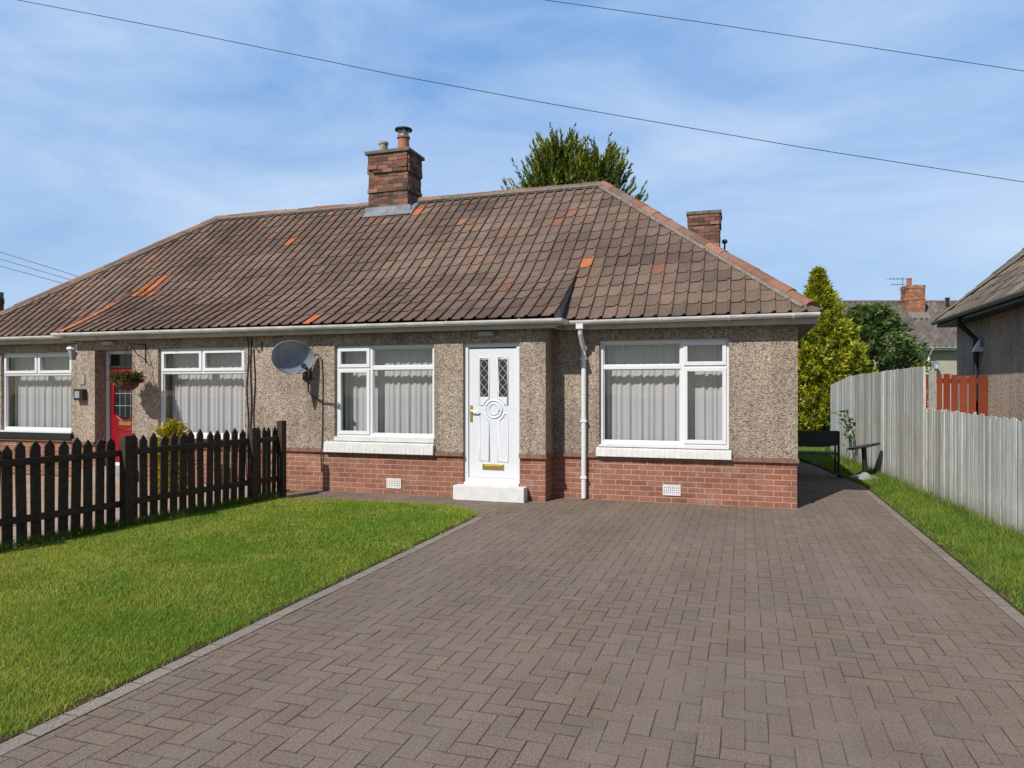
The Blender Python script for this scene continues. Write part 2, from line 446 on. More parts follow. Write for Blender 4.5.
for (ylo, yhi, dens, w, h) in ((1.6, 4.2, 20000, .0045, .027), (4.2, 6.2, 12000, .006, .027), (6.2, 9.2, 8000, .0085, .027)):
    x, y = scatter([(px + (.03 if px > -4 else 0), py) for px, py in lawn_poly], dens, ylo, yhi, -7.3, DX0 + .02)
    m = (x * C0 + y * S0 > 0) if False else np.ones(len(x), bool)
    # keep what this stretch of garden shows: the field of view plus a margin for a step aside
    dpt = -math.sin(YAW) * x + math.cos(YAW) * y; rt = math.cos(YAW) * x + math.sin(YAW) * y
    m = (dpt > .8) & (rt > -.95 * dpt - .8)
    x, y = x[m], y[m]
    hh = h * NR.uniform(.6, 1.25, len(x)) * (1 + .25 * nz(x, y, 2.5, 9))
    t, c = blades(x, y, np.full(len(x), .004), hh, w * NR.uniform(.7, 1.3, len(x)), grass_cols(x, y, (.18, .295, .025), (.37, .405, .065)), 1.3)
    # thin worn margin against the kerb
    dist = DX0 - x; ed = dist < .035 + .06 * nz(x, y, 4, 4) + .035 * nz(x, y, 17, 2)
    keep = (~ed | (NR.random(len(x)) < .12)) & (dist > -.018 + .02 * nz(x, y, 9, 6))
    t, c = t[keep], c[keep]
    T.append(t); CC.append(c)
# longer tufts against the pickets
yy = NR.uniform(3.5, 9.0, 5000); xx = np.array([fence_x(v) for v in yy]) + NR.normal(.03, .05, 5000)
t, c = blades(xx, yy, np.full(5000, .02), NR.uniform(.05, .11, 5000), .009 * np.ones(5000), grass_cols(xx, yy, (.09, .16, .02), (.16, .22, .04)), .8)
T.append(t); CC.append(c)
tag(leafmesh('lawn_grass', np.concatenate(T), np.concatenate(CC), 'grass'), 'mown bright green grass of the front lawn', 'grass', kind='stuff')

# verge by the right hand fence
def rf_x(y):            # line of the timber fence
    return 2.76 - (y - 8.75) * .0745 if y < 12.03 else 2.516 - (y - 12.03) * .079
verge = [(DX1 + .01, 1.0), (rf_x(1.0) + .02, 1.0), (rf_x(12.03), 12.03), (rf_x(19) + .02, 19), (.9, 19), (1.45, 16.4), (1.72, 14.2), (DX1 + .01, 13.0)]
vb = MB(); vb.prism([(x, y, -.02) for x, y in verge], (0, 0, .022))
tag(vb.build('verge', 'lawn'), 'soil of the narrow verge below the grey fence', 'verge', kind='structure')
T, CC = [], []
for (ylo, yhi, dens, w, h) in ((3.5, 8.5, 5200, .007, .07), (8.5, 13, 3600, .009, .075), (13, 19, 2200, .012, .09)):
    x, y = scatter(verge, dens, ylo, yhi, .9, 3.3)
    edge = np.clip((x - DX1) / .25, .35, 1)
    hh = h * NR.uniform(.5, 1.35, len(x)) * edge * (1 + .5 * nz(x, y, 3, 2))
    t, c = blades(x, y, np.full(len(x), .008), hh, w * NR.uniform(.7, 1.3, len(x)), grass_cols(x, y, (.115, .20, .022), (.22, .29, .045), 2.5), 1.1)
    T.append(t); CC.append(c)
yy = NR.uniform(3.5, 19, 4500); xx = np.array([rf_x(v) for v in yy]) - np.abs(NR.normal(.03, .06, 4500))
t, c = blades(xx, yy, np.full(4500, .008), NR.uniform(.08, .2, 4500), .011 * np.ones(4500), grass_cols(xx, yy, (.10, .18, .025), (.22, .25, .06)), .7)
T.append(t); CC.append(c)
tag(leafmesh('verge_grass', np.concatenate(T), np.concatenate(CC), 'grass'), 'longer rough grass along the foot of the grey fence', 'grass', kind='stuff')
# back garden lawn
bl = [(-3, 19), (2.0, 19), (2.2, 30), (-3, 30)]
x, y = scatter(bl, 900, 16.6, 30, -1, 2.3)
m = (y > 19) | (x < 1.2)
x, y = x[m], y[m]
t, c = blades(x, y, np.full(len(x), -.03), NR.uniform(.04, .09, len(x)), .02 * np.ones(len(x)), grass_cols(x, y, (.16, .27, .025), (.25, .32, .045)), 1.1)
tag(leafmesh('garden_grass', t, c, 'grass'), 'sunlit grass of the back garden beyond the side passage', 'grass', kind='stuff')
# neighbour's paved strip beyond the pickets
nb = MB()
for i in range(11):
    for j in range(9):
        nb.box(-6.95 - i * .6 - .595, 4.6 + j * .6, -.06, -6.95 - i * .6, 4.6 + j * .6 + .592, rnd.uniform(-.004, .004), jit((.33, .29, .24), .12))
o = nb.build('slab_path', 'slab'); tag(o, 'pale paving slabs of the neighbouring front garden', 'paving', kind='structure')

# ------------------------------------------------------------------ tiles
TILEC = [(0.147, 0.097, 0.073), (0.156, 0.104, 0.078), (0.136, 0.092, 0.071), (0.140, 0.102, 0.081), (0.169, 0.104, 0.074), (0.121, 0.090, 0.073), (0.149, 0.112, 0.088), (0.173, 0.116, 0.086)]
ORANGE = (.40, .13, .055)
PROF = [(0, .000), (.12, -.003), (.34, -.005), (.60, -.003), (.74, .006), (.84, .026), (.95, .030), (1.0, .022)]
def tile_rows(mb, u0, ncol, wid, rows, mp, colf, prof=PROF, thick=.011, lap=.035, sgn=1, edge=None):
    """rows: list of ((oA,zA),(oB,zB)) top and bottom of each course; mp(u,o,z)->xyz"""
    for ri, (A, B) in enumerate(rows):
        d = Vector((B[0] - A[0], B[1] - A[1])); L = d.length; d /= L
        n = Vector((-d.y, d.x)); n = n if n.y > 0 else -n
        for ci in range(ncol):
            ua = u0 + sgn * ci * wid
            c = colf(ri, ci, ua)
            j1, j2, ju = rnd.uniform(-.003, .004), rnd.uniform(-.004, .006), rnd.uniform(-.004, .004)
            sag = rnd.uniform(0, .006)
            top, bot, lip = [], [], []
            for (pu, pz) in prof:
                u = ua + sgn * pu * wid + ju
                pt = Vector(A) + n * (pz + .004 + j1)
                pbm = Vector(B) + d * (lap + sag - .004 * math.sin(pu * PI * .8)) + n * (pz + thick + .006 + j2)
                pl = pbm - n * thick
                top.append(mp(u, pt.x, pt.y)); bot.append(mp(u, pbm.x, pbm.y)); lip.append(mp(u, pl.x, pl.y))
            for k in range(len(prof) - 1):
                mb.face([top[k], top[k + 1], bot[k + 1], bot[k]], c)
                mb.face([bot[k], bot[k + 1], lip[k + 1], lip[k]], edge or c)
            # side edge of the roll
            e = len(prof) - 1
            pt = Vector(A) + n * (-.01); pq = Vector(B) + d * lap + n * (-.005)
            u = ua + sgn * wid + ju
            mb.face([top[e], mp(u, pt.x, pt.y), mp(u, pq.x, pq.y), bot[e]], edge or c)
def lerp(a, b, t): return (a[0] + (b[0] - a[0]) * t, a[1] + (b[1] - a[1]) * t)

# ------------------------------------------------------------------ the bungalow
HX0, HX1, YF, YB, YR = -14.72, .67, 10.31, 16.87, 13.59
BX0, BX1, YBAY = -11.36, -2.69, 9.86
EZ, EY = 2.62, 10.11                                   # eaves
RZ = 5.48
house = thing('bungalow', (-7.0, 9.86, 0), 'semi-detached roughcast bungalow pair under one brown hipped tile roof', 'house')
PL, WT = .665, 2.46
bay_holes_u = [(-10.96, -10.12, .0, 2.29), (-9.56, -7.79, PL, 2.29), (-6.11, -4.41, PL, 2.275), (-3.95, -3.08, 0, 2.275)]
r_holes = [(-2.01, -.21, PL, 2.30)]; l_holes = [(-13.83, -12.03, PL, 2.30)]
def wall(mb, x0, x1, z0, z1, y0, y1, holes):
    hs = sorted(h for h in holes if h[3] > z0)
    x = x0
    for (a, b, c, d) in hs:
        if c >= z1: continue
        if a > x: mb.box(x, y0, z0, a, y1, z1)
        if c > z0 + .001: mb.box(a, y0, z0, b, y1, c)
        if d < z1 - .001: mb.box(a, y0, d, b, y1, z1)
        x = b
    mb.box(x, y0, z0, x1, y1, z1)
w = MB()
T_ = .32
wall(w, BX0, BX1, PL + .002, WT, YBAY, YBAY + T_, bay_holes_u)
wall(w, BX1 + .002, HX1, PL + .002, WT, YF, YF + T_, r_holes)
wall(w, HX0, BX0 - .002, PL + .002, WT, YF, YF + T_, l_holes)
w.box(BX1 - .3, YBAY + T_, PL + .002, BX1, YF + T_, WT - .001); w.box(BX0, YBAY + T_, PL + .002, BX0 + .3, YF + T_, WT - .001)
w.box(HX1 - .3, YF + T_, PL + .002, HX1, YB, WT - .001); w.box(HX0, YF + T_, PL + .002, HX0 + .3, YB, WT - .001)
w.box(HX0 + .3, YB - .3, PL + .002, HX1 - .3, YB, WT - .002)
w.build('wall', 'roughcast', house)
p = MB(); q_ = .012
wall(p, BX0 - q_ + .02, BX1 + q_ - .02, -.1, PL - .055, YBAY + .012, YBAY + T_, bay_holes_u)
wall(p, BX1 - .02, HX1 - .008, -.1, PL - .055, YF + .012, YF + T_, [])
wall(p, HX0 + .008, BX0 + .02, -.1, PL - .055, YF + .012, YF + T_, [])
p.box(HX1 - .3, YF + T_, -.1, HX1 - .010, YB - .01, PL - .055); p.box(HX0 + .010, YF + T_, -.1, HX0 + .3, YB - .01, PL - .055)
p.box(BX1 - .3, YBAY + T_, -.1, BX1 - .012, YF + .02, PL - .055); p.box(BX0 + .012, YBAY + T_, -.1, BX0 + .3, YF + .02, PL - .055)
p.build('plinth', 'brick', house)
# thin moulded brick course on top of the plinth
M['ledge'] = simple('ledge_brick', (.21, .11, .075), .85, 0, .3, 14, .5, 60)
b = MB()
def ledge(x0, x1, yf, holes):
    x = x0
    for (a, bb, c, d) in sorted(h for h in holes if h[2] < .3):
        b.box(x, yf - .030, PL - .054, a, yf + .12, PL + .001); x = bb
    b.box(x, yf - .030, PL - .054, x1, yf + .12, PL + .001)
ledge(BX0 - .015, BX1 + .015, YBAY, bay_holes_u); ledge(BX1 + .016, HX1 + .015, YF, []); ledge(HX0 - .015, BX0 - .016, YF, [])
b.box(BX1 - .1, YBAY + .121, PL - .054, BX1 + .015, YF - .017, PL + .001)
b.box(HX1 - .1, YF + .121, PL - .054, HX1 + .015, YB, PL + .001)
b.build('brick_course', M['ledge'], house)
# rooms behind the windows: floor, ceiling and partition walls of the interior
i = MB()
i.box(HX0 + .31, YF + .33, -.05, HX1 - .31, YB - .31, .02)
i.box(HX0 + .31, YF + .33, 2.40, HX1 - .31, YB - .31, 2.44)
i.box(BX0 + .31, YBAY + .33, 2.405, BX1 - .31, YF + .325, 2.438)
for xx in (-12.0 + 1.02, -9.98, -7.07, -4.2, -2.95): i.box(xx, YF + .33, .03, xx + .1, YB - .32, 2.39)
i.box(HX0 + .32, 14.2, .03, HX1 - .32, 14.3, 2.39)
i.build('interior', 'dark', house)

# roof body under the tiles
roof = MB()
k = .045
A = (HX1 + .28, EY); B = (HX1 + .28, YB + .26)
e0 = (-15.0 - .01, 10.05); XR0, XR1 = -11.48, -2.56
XE0, XE1 = -14.96, .92
YE2 = 2 * YR - EY
pts = [(XE0, EY, EZ - k), (XE1, EY, EZ - k), (XE1, YE2, EZ - k), (XE0, YE2, EZ - k), (XR0, YR, RZ - k - .02), (XR1, YR, RZ - k - .02)]
roof.v += pts; roof.f += [(0, 1, 5, 4), (1, 2, 5), (2, 3, 4, 5), (3, 0, 4), (3, 2, 1, 0)]; roof.c += [(1, 1, 1)] * 5
SL = (RZ - EZ) / (YR - EY)
def zmain(y): return EZ + SL * (y - EY)
VB0, VB1 = -11.54, -2.50
AP = (11.22, zmain(11.22))
BE = (9.66, EZ)
def bayp(t):                   # bell-cast profile from the apex (t=0) to the eaves (t=1)
    c = (10.75, zmain(10.75) + .03)
    return ((1 - t) ** 2 * AP[0] + 2 * t * (1 - t) * c[0] + t * t * BE[0], (1 - t) ** 2 * AP[1] + 2 * t * (1 - t) * c[1] + t * t * BE[1])
prof = [bayp(t / 8) for t in range(9)]
bo = MB()
bo.prism([(VB0 + .02, y, z - k) for y, z in prof] + [(VB0 + .02, 10.32, EZ - k - .02)], (VB1 - VB0 - .04, 0, 0))
roof_ob = roof.build('roof', 'underlay', house)
bo.build('bay_roof', 'underlay', roof_ob)
ck = MB()
ck.prism([(VB1 - .019, y, z - .008) for y, z in prof] + [(VB1 - .019, 10.1, zmain(10.1) - .03)], (.012, 0, 0))
ck.build('lead_cheek', 'lead', roof_ob); ck = MB()
ck.prism([(VB0 + .007, y, z - .008) for y, z in prof] + [(VB0 + .007, 10.1, zmain(10.1) - .03)], (.012, 0, 0))
ck.build('lead_cheek', 'lead', roof_ob)

NU = 10; NL = 5; NBAY = 6
rid = (YR, RZ); eav = (EY, EZ)
tA = (YR - AP[0]) / (YR - EY)
main_up = [(lerp(rid, AP, a / NU), lerp(rid, AP, (a + 1) / NU)) for a in range(NU)]
main_lo = [(lerp(AP, eav, a / NL), lerp(AP, eav, (a + 1) / NL)) for a in range(NL)]
bay_lo = [(bayp(a / NBAY), bayp((a + 1) / NBAY)) for a in range(NBAY)]
WT_ = .1925
def tcol(seed):
    def f(ri, ci, u):
        c = rnd.choice(TILEC)
        nv = mnoise.noise(Vector((u * .8, ri * .35, seed)))
        c = jit(tuple(.55 * a + .45 * b for a, b in zip(c, (.155, .105, .08))), .12)
        c = tuple(x * (1 + .3 * mnoise.noise(Vector((u * .35, ri * .22, seed + 5)))) for x in c)
        if nv > .25: c = tuple(x * .82 for x in c)
        if rnd.random() < .007: c = jit((.25, .115, .07), .2)
        return c
    return f
def orange(base, spots):
    def f(ri, ci, u):
        for (r, a, bb) in spots:
            if ri == r and a <= u <= bb: return jit(ORANGE, .15)
        return base(ri, ci, u)
    return f
fm = lambda u, o, z: (u, o, z)
tl = MB()
ncR = int((XE1 - VB1) / WT_) + 2; ncL = int((VB0 - XE0) / WT_) + 3; ncB = int(round((VB1 - VB0) / WT_))
WB = (VB1 - VB0) / ncB
spR = [(10, VB1, VB1 + .17)]
tile_rows(tl, VB1, ncR, WT_, main_up + main_lo, fm, orange(tcol(1), [(9, VB1 + .0, VB1 + .05)]), edge=(.16, .068, .042))
spB = [(1, -7.35, -7.0), (1, -6.35, -6.2), (4, -8.9, -8.75)]
spB += [(9, -11.35, -11.0), (10, -11.4, -10.95), (8, -11.3, -11.1), (15, -11.55, -11.4), (14, -11.55, -11.4), (13, -11.55, -11.4), (12, -11.55, -11.4), (15, -6.6, -6.4)]
tile_rows(tl, VB0, ncB, WB, main_up + bay_lo, fm, orange(tcol(2), spB), edge=(.16, .068, .042))
tile_rows(tl, VB0 - ncL * WT_, ncL, WT_, main_up + main_lo, fm, orange(tcol(3), [(13, -12.0, -11.6)]), edge=(.16, .068, .042))
hipR = ((XE1, EY, 0), (1, 1, 0)); hipL = ((XE0, EY, 0), (-1, 1, 0))
tl.build('roof_tiles', 'tile', roof_ob, cut=[hipR, hipL])
# right and left hipped ends and the back slope
ts = MB()
rows = [(lerp(rid, eav, a / 15), lerp(rid, eav, (a + 1) / 15)) for a in range(15)]
dd = lambda o: YR - o
tile_rows(ts, EY, int((YE2 - EY) / WT_) + 1, WT_, rows, lambda u, o, z: (XE1 - (YR - EY) + dd(o), u, z), tcol(4))
ts.build('hip_tiles', 'tile', roof_ob, cut=[((XE1, EY, 0), (-1, -1, 0)), ((XE1, YE2, 0), (-1, 1, 0))])
ts = MB()
tile_rows(ts, EY, int((YE2 - EY) / WT_) + 1, WT_, rows, lambda u, o, z: (XE0 + (YR - EY) - dd(o), u, z), tcol(5))
ts.build('hip_tiles', 'tile', roof_ob, cut=[((XE0, EY, 0), (1, -1, 0)), ((XE0, YE2, 0), (1, 1, 0))])
ts = MB()
tile_rows(ts, XE0, int((XE1 - XE0) / .385) + 1, .385, rows, lambda u, o, z: (u, YR + dd(o), z), tcol(6))
ts.build('back_tiles', 'tile', roof_ob, cut=[((XE1, YE2, 0), (1, -1, 0)), ((XE0, YE2, 0), (-1, -1, 0))])
# ridge and hip cappings
rt = MB(); mo = MB()
def capping(a, b_, r=.105, step=.36, hue=(.25, .13, .092)):
    a = Vector(a); b_ = Vector(b_); d = b_ - a; n = max(1, int(d.length / step)); dn = d.normalized()
    side = dn.cross(Vector((0, 0, 1))).normalized(); up = side.cross(dn)
    for s_ in range(n):
        p0 = a + d * (s_ / n); p1 = a + d * ((s_ + 1) / n)
        c = jit(rnd.choice([hue, hue, (.21, .115, .085), (.28, .14, .095), (.17, .12, .095)]), .2)
        lift = Vector((0, 0, rnd.uniform(-.008, .008)))
        ring = []
        for (pp, rr) in ((p0 + dn * .004, r * .97), (p1 + dn * .02, r * 1.03)):
            ring.append([pp + lift + side * math.cos(t) * rr + up * (math.sin(t) * rr * .82 - .035) for t in [PI * q / 8 for q in range(9)]])
        for q in range(8): rt.face([ring[0][q], ring[0][q + 1], ring[1][q + 1], ring[1][q]], c)
        rt.face(ring[1], c); rt.face(ring[0][::-1], c)
    for sg in (-1, 1):
        mo.tube([a + side * sg * r * .98 - up * .058, b_ + side * sg * r * .98 - up * .058], .042, 6)
capping((XR1, YR, RZ + .03), (XR0, YR, RZ + .03))
capping((XR1, YR, RZ + .03), (XE1 - .10, EY + .10, EZ + .10))
capping((XR0, YR, RZ + .03), (XE0 + .10, EY + .10, EZ + .10))
capping((XR1, YR, RZ + .03), (XE1, YE2, EZ + .04)); capping((XR0, YR, RZ + .03), (XE0, YE2, EZ + .04))
rt.build('ridge_tiles', 'ridge', roof_ob); mo.build('mortar_bedding', 'mortar', roof_ob)

# eaves: soffit, fascia, gutters
so = MB()
so.box(BX0 - .25, 9.72, 2.458, BX1 + .2, YF - .0, 2.478); so.box(BX1 + .201, EY + .03, 2.458, XE1 - .04, YF + .1, 2.478); so.box(XE0 + .04, EY + .03, 2.458, BX0 - .251, YF + .1, 2.478)
so.box(HX1 - .05, YF + .101, 2.458, XE1 - .04, YE2 - .04, 2.477); so.box(XE0 + .04, YF + .101, 2.458, HX0 + .05, YE2 - .04, 2.477)
so.box(HX0 + .051, YB - .2, 2.458, HX1 - .051, YE2 - .04, 2.477)
so.build('soffit', M['eave_shade'], house)
fa = MB()
fa.box(VB0, 9.70, 2.45, VB1, 9.719, 2.585); fa.box(VB1 + .001, EY + .01, 2.45, XE1 - .02, EY + .029, 2.585); fa.box(XE0 + .02, EY + .01, 2.45, VB0 - .001, EY + .029, 2.585)
fa.box(VB1 - .019, 9.72, 2.45, VB1, EY + .0, 2.60); fa.box(VB0, 9.72, 2.45, VB0 + .019, EY + .0, 2.60)
fa.box(XE1 - .039, EY + .03, 2.45, XE1 - .02, YE2 - .02, 2.585); fa.box(XE0 + .02, EY + .03, 2.45, XE0 + .039, YE2 - .02, 2.585)
fa.box(XE0 + .04, YE2 - .039, 2.45, XE1 - .04, YE2 - .02, 2.585)
fa.build('fascia', 'soffit', house)
gu = MB()
def gutter(path, closed_ends=(True, True)):
    """half-round channel along a path of (x,y,z) points with outward side to the right of travel"""
    r0, r1 = .058, .051
    secs = []
    for k_, p in enumerate(path):
        p = Vector(p)
        dirs = []
        if k_ > 0: dirs.append((p - Vector(path[k_ - 1])).normalized())
        if k_ < len(path) - 1: dirs.append((Vector(path[k_ + 1]) - p).normalized())
        ss = [Vector((d.y, -d.x, 0)).normalized() for d in dirs]
        s_ = sum(ss, Vector()); s_ = s_ / max(.5, s_.length_squared) * (1 if len(ss) == 1 else 2) if len(ss) == 2 else s_
        sec = [p + s_ * (r0 * math.cos(t)) + Vector((0, 0, -r0 * 1.05 * math.sin(t))) for t in [PI * q / 10 for q in range(11)]]
        sec += [p + s_ * (r1 * math.cos(t)) + Vector((0, 0, -r1 * 1.05 * math.sin(t))) for t in [PI * (10 - q) / 10 for q in range(11)]]
        secs.append(sec)
    n = len(secs[0])
    for a, b_ in zip(secs, secs[1:]):
        for q in range(n):
            q2 = (q + 1) % n; gu.face([a[q], a[q2], b_[q2], b_[q]])
    for sec, cl in ((secs[0], closed_ends[0]), (secs[-1], closed_ends[1])):
        gu.face(sec[:11] if cl else sec)
GZ = 2.585
yb_, ym_ = 9.640, 10.050
gutter([(XE0 - .06, YE2, GZ), (XE0 - .06, ym_, GZ), (VB0 - .07, ym_, GZ), (VB0 - .07, yb_, GZ), (VB1 + .06, yb_, GZ - .012), (VB1 + .06, ym_, GZ - .012), (XE1 - .0, ym_, GZ + .005)])
# joint clips along the gutter
for x in [-11.4, -10.4, -9.1, -7.9, -6.7, -5.45, -4.2, -3.1]:
    gu.lathe([(.063, -.02), (.065, -.02), (.065, .02), (.063, .02)], x, yb_, GZ - .006, 16, ax=(Vector((0, 1, 0)), Vector((0, 0, 1)), Vector((1, 0, 0)))) if False else None
gu.build('gutter', 'gutter', house, smooth=False)
for x, y in [(v, yb_) for v in (-10.6, -9.3, -8.0, -6.7, -5.4, -4.1, -3.0)] + [(v, ym_) for v in (-2.0, -1.1, -.2, .6, -12.4, -13.4, -14.4)]:
    gc = MB()
    sec = [(x - .012, y + .0655 * math.cos(t), GZ - .004 - .0685 * math.sin(t)) for t in [PI * q / 10 for q in range(11)]]
    sec += [(x - .012, y + .0595 * math.cos(t), GZ - .004 - .0625 * math.sin(t)) for t in [PI * (10 - q) / 10 for q in range(11)]]
    gc.prism(sec, (.024, 0, 0)); gc.build('gutter_clip', 'upvc', house)
dp = MB()
px_ = -2.235
def sq(mb, path, r=.034):
    mb.tube(path, r * 1.25, 4, True)
dp.box(px_ - .05, ym_ - .05, GZ - .13, px_ + .05, ym_ + .05, GZ - .06)
dp.tube([(px_, ym_, GZ - .13), (px_, ym_ + .02, GZ - .19), (px_ + .01, YF - .07, GZ - .42), (px_ + .01, YF - .055, GZ - .5), (px_ + .01, YF - .055, .02)], .036, 10)
for z in (2.02, 1.12, .3): dp.box(px_ - .034, YF - .095, z, px_ + .054, YF - .008, z + .035)
dp.build('downpipe', 'upvc', house, smooth=False)
# front step, air bricks
s = MB(); s.box(-4.03, 9.67, -.02, -2.955, YBAY + .0, .205); s.box(-3.94, YBAY + .002, .19, -3.09, YBAY + .15, .235)
s.box(-3.95, YBAY + .01, -.02, -3.08, YBAY + .3, .2)
s.build('door_step', 'whitepaint', house, bevel=.008)
s = MB(); s.box(-11.05, 9.62, -.02, -10.0, YBAY, .2); s.box(-10.96, YBAY + .001, -.02, -10.12, YBAY + .6, .22); s.build('door_step', 'concrete', house, bevel=.006)
def airbrick(x, y, z):
    m_ = MB(); w_, h_ = .245, .15
    m_.box(x - w_ / 2, y - .006, z - h_ / 2, x + w_ / 2, y + .012, z - h_ / 2 + .018); m_.box(x - w_ / 2, y - .006, z + h_ / 2 - .018, x + w_ / 2, y + .012, z + h_ / 2)
    for q in range(9):
        xx = x - w_ / 2 + q * (w_ - .018) / 8; m_.box(xx, y - .0055, z - h_ / 2 + .018, xx + .018, y + .012, z + h_ / 2 - .018)
    for q in range(1, 5):
        zz = z - h_ / 2 + q * h_ / 5.0; m_.box(x - w_ / 2 + .018, y - .005, zz - .006, x + w_ / 2 - .018, y + .012, zz + .006)
    m_.box(x - w_ / 2 + .01, y + .0115, z - h_ / 2 + .01, x + w_ / 2 - .01, y + .013, z + h_ / 2 - .01)
    m_.build('air_brick', 'whitepaint', house)
airbrick(-5.08, YBAY + .002, .165); airbrick(-.98, YF + .002, .18)
# lintel drip above the openings is plain roughcast; windows next
def bars(mb, x0, x1, z0, z1, y0, y1, w_):
    mb.box(x0, y0, z0, x1, y1, z0 + w_); mb.box(x0, y0, z1 - w_, x1, y1, z1)
    mb.box(x0, y0, z0 + w_, x0 + w_, y1, z1 - w_); mb.box(x1 - w_, y0, z0 + w_, x1, y1, z1 - w_)
def window(x0, x1, z0, z1, yf, mull, lights, sill, rec=.055, label=None):
    """lights: (xa, xb, za, zb, is_sash) glazed areas between the main bars"""
    fr = MB(); y0, y1 = yf + rec, yf + rec + .07; fw = .05
    bars(fr, x0, x1, z0, z1, y0, y1, fw)
    for bx in mull: fr.box(*bx[:1], y0 + .001, bx[2], bx[1], y1 - .001, bx[3])
    for (xa, xb, za, zb, sash) in lights:
        if sash: bars(fr, xa - .014, xb + .014, za - .014, zb + .014, y0 - .018, y1 - .03, .052)
        else: bars(fr, xa + .0005, xb - .0005, za + .0005, zb - .0005, y0 + .022, y1 - .02, .014)
    ob = fr.build('window', 'upvc', house, bevel=.004)
    for (xa, xb, za, zb, sash) in lights:
        e = .036 if sash else .012
        gm = MB(); gm.box(xa + e, y0 + .03, za + e, xb - e, y0 + .034, zb - e); gm.build('pane', 'glass', ob)
    sm = MB(); sx0, sx1, sz0, sz1, mat_ = sill
    if mat_ == 'whitepaint':                    # row of painted bricks on edge
        n = int((sx1 - sx0) / .072); st = (sx1 - sx0) / n
        for q in range(n): sm.prism([(sx0 + q * st + .0015, yf - .075 + rnd.uniform(-.003, .003), sz0), (sx0 + q * st + .0015, yf + rec - .002, sz0), (sx0 + q * st + .0015, yf + rec - .002, sz1), (sx0 + q * st + .0015, yf - .068, sz1 - .035)], (st - .003, 0, 0))
        sm.box(sx0 + .004, yf - .068, sz0 + .004, sx1 - .004, yf + rec - .004, sz1 - .042)
        sm.box(x0 - .0, yf - .02, sz1 - .004, x1, yf + rec + .04, z0 - .001)
    else:
        sm.box(sx0, yf - .07, sz0, sx1, yf + rec - .003, sz1)
        # plastic cill over it
        sm2 = MB(); sm2.prism([(x0 - .04, yf - .04, sz1 + .001), (x0 - .04, yf + rec - .001, sz1 + .001), (x0 - .04, yf + rec - .001, z0 + .0), (x0 - .04, yf - .04, sz1 + .03)], (x1 - x0 + .08, 0, 0))
        sm2.build('cill', 'upvc', ob)
    sm.build('sill', mat_, ob)
    return ob
def curtain(x0, x1, z0, z1, y, seed, label, swag=False):
    r = random.Random(seed); n = int((x1 - x0) * 90); zz = [z1, z1 - .04, z1 - .3, (z0 + z1) / 2, z0]
    ph = [r.uniform(0, 6.28) for _ in range(5)]
    grid = []
    for zi, z in enumerate(zz):
        row = []
        for q in range(n + 1):
            u = x0 + (x1 - x0) * q / n
            f_ = zi / (len(zz) - 1)
            uu = u + .03 * math.sin(u * 3.1 + ph[3]) + .018 * f_ * math.sin(u * 11 + ph[4])
            a = .005 + .010 * f_
            d = a * (math.sin(uu * 71 + ph[0]) + .7 * math.sin(uu * 43 + ph[1]) + .5 * math.sin(uu * 113 + ph[2]))
            row.append((u, y + d, z))
        grid.append(row)
    m_ = MB(); m_.v = [p for row in grid for p in row]
    for a in range(len(zz) - 1):
        for q in range(n): m_.f.append((a * (n + 1) + q, a * (n + 1) + q + 1, (a + 1) * (n + 1) + q + 1, (a + 1) * (n + 1) + q)); m_.c.append((1, 1, 1))
    o = m_.build('net_curtain', 'net', None, origin=((x0 + x1) / 2, y, z0), smooth=True, fix=False)
    tag(o, label, 'curtain', 'white net curtains')
# right-hand window
x0, x1, z0, z1 = -2.01, -.21, .80, 2.30
window(x0, x1, z0, z1, YF, [(-.865, -.805, z0 + .05, z1 - .05), (x0 + .05, -.865, 1.885, 1.94), (-.805, x1 - .05, 1.885, 1.945)],
       [(x0 + .05, -.865, 1.94, z1 - .05, 0), (x0 + .05, -.865, z0 + .05, 1.885, 0), (-.805, x1 - .05, 1.945, z1 - .05, 1), (-.805, x1 - .05, z0 + .05, 1.885, 1)],
       (-2.045, -.175, .635, .775, 'whitepaint'))
curtain(-1.97, -.25, .82, 2.27, YF + .27, 1, 'white net curtain in the window between the white downpipe and the house corner')
# window left of the white door
x0, x1, z0, z1 = -6.11, -4.41, .86, 2.275
window(x0, x1, z0, z1, YBAY, [(-5.53, -5.47, z0 + .05, z1 - .05), (-5.47, x1 - .05, 1.895, 1.95), (x0 + .05, -5.53, 1.895, 1.95)],
       [(-5.47, x1 - .05, 1.95, z1 - .05, 0), (-5.47, x1 - .05, z0 + .05, 1.895, 0), (x0 + .05, -5.53, 1.95, z1 - .05, 1), (x0 + .05, -5.53, z0 + .05, 1.895, 1)],
       (-6.26, -4.40, .62, .80, 'whitepaint'))
curtain(-6.07, -4.45, .88, 2.25, YBAY + .27, 2, 'white net curtain in the window between the satellite dish and the white door')
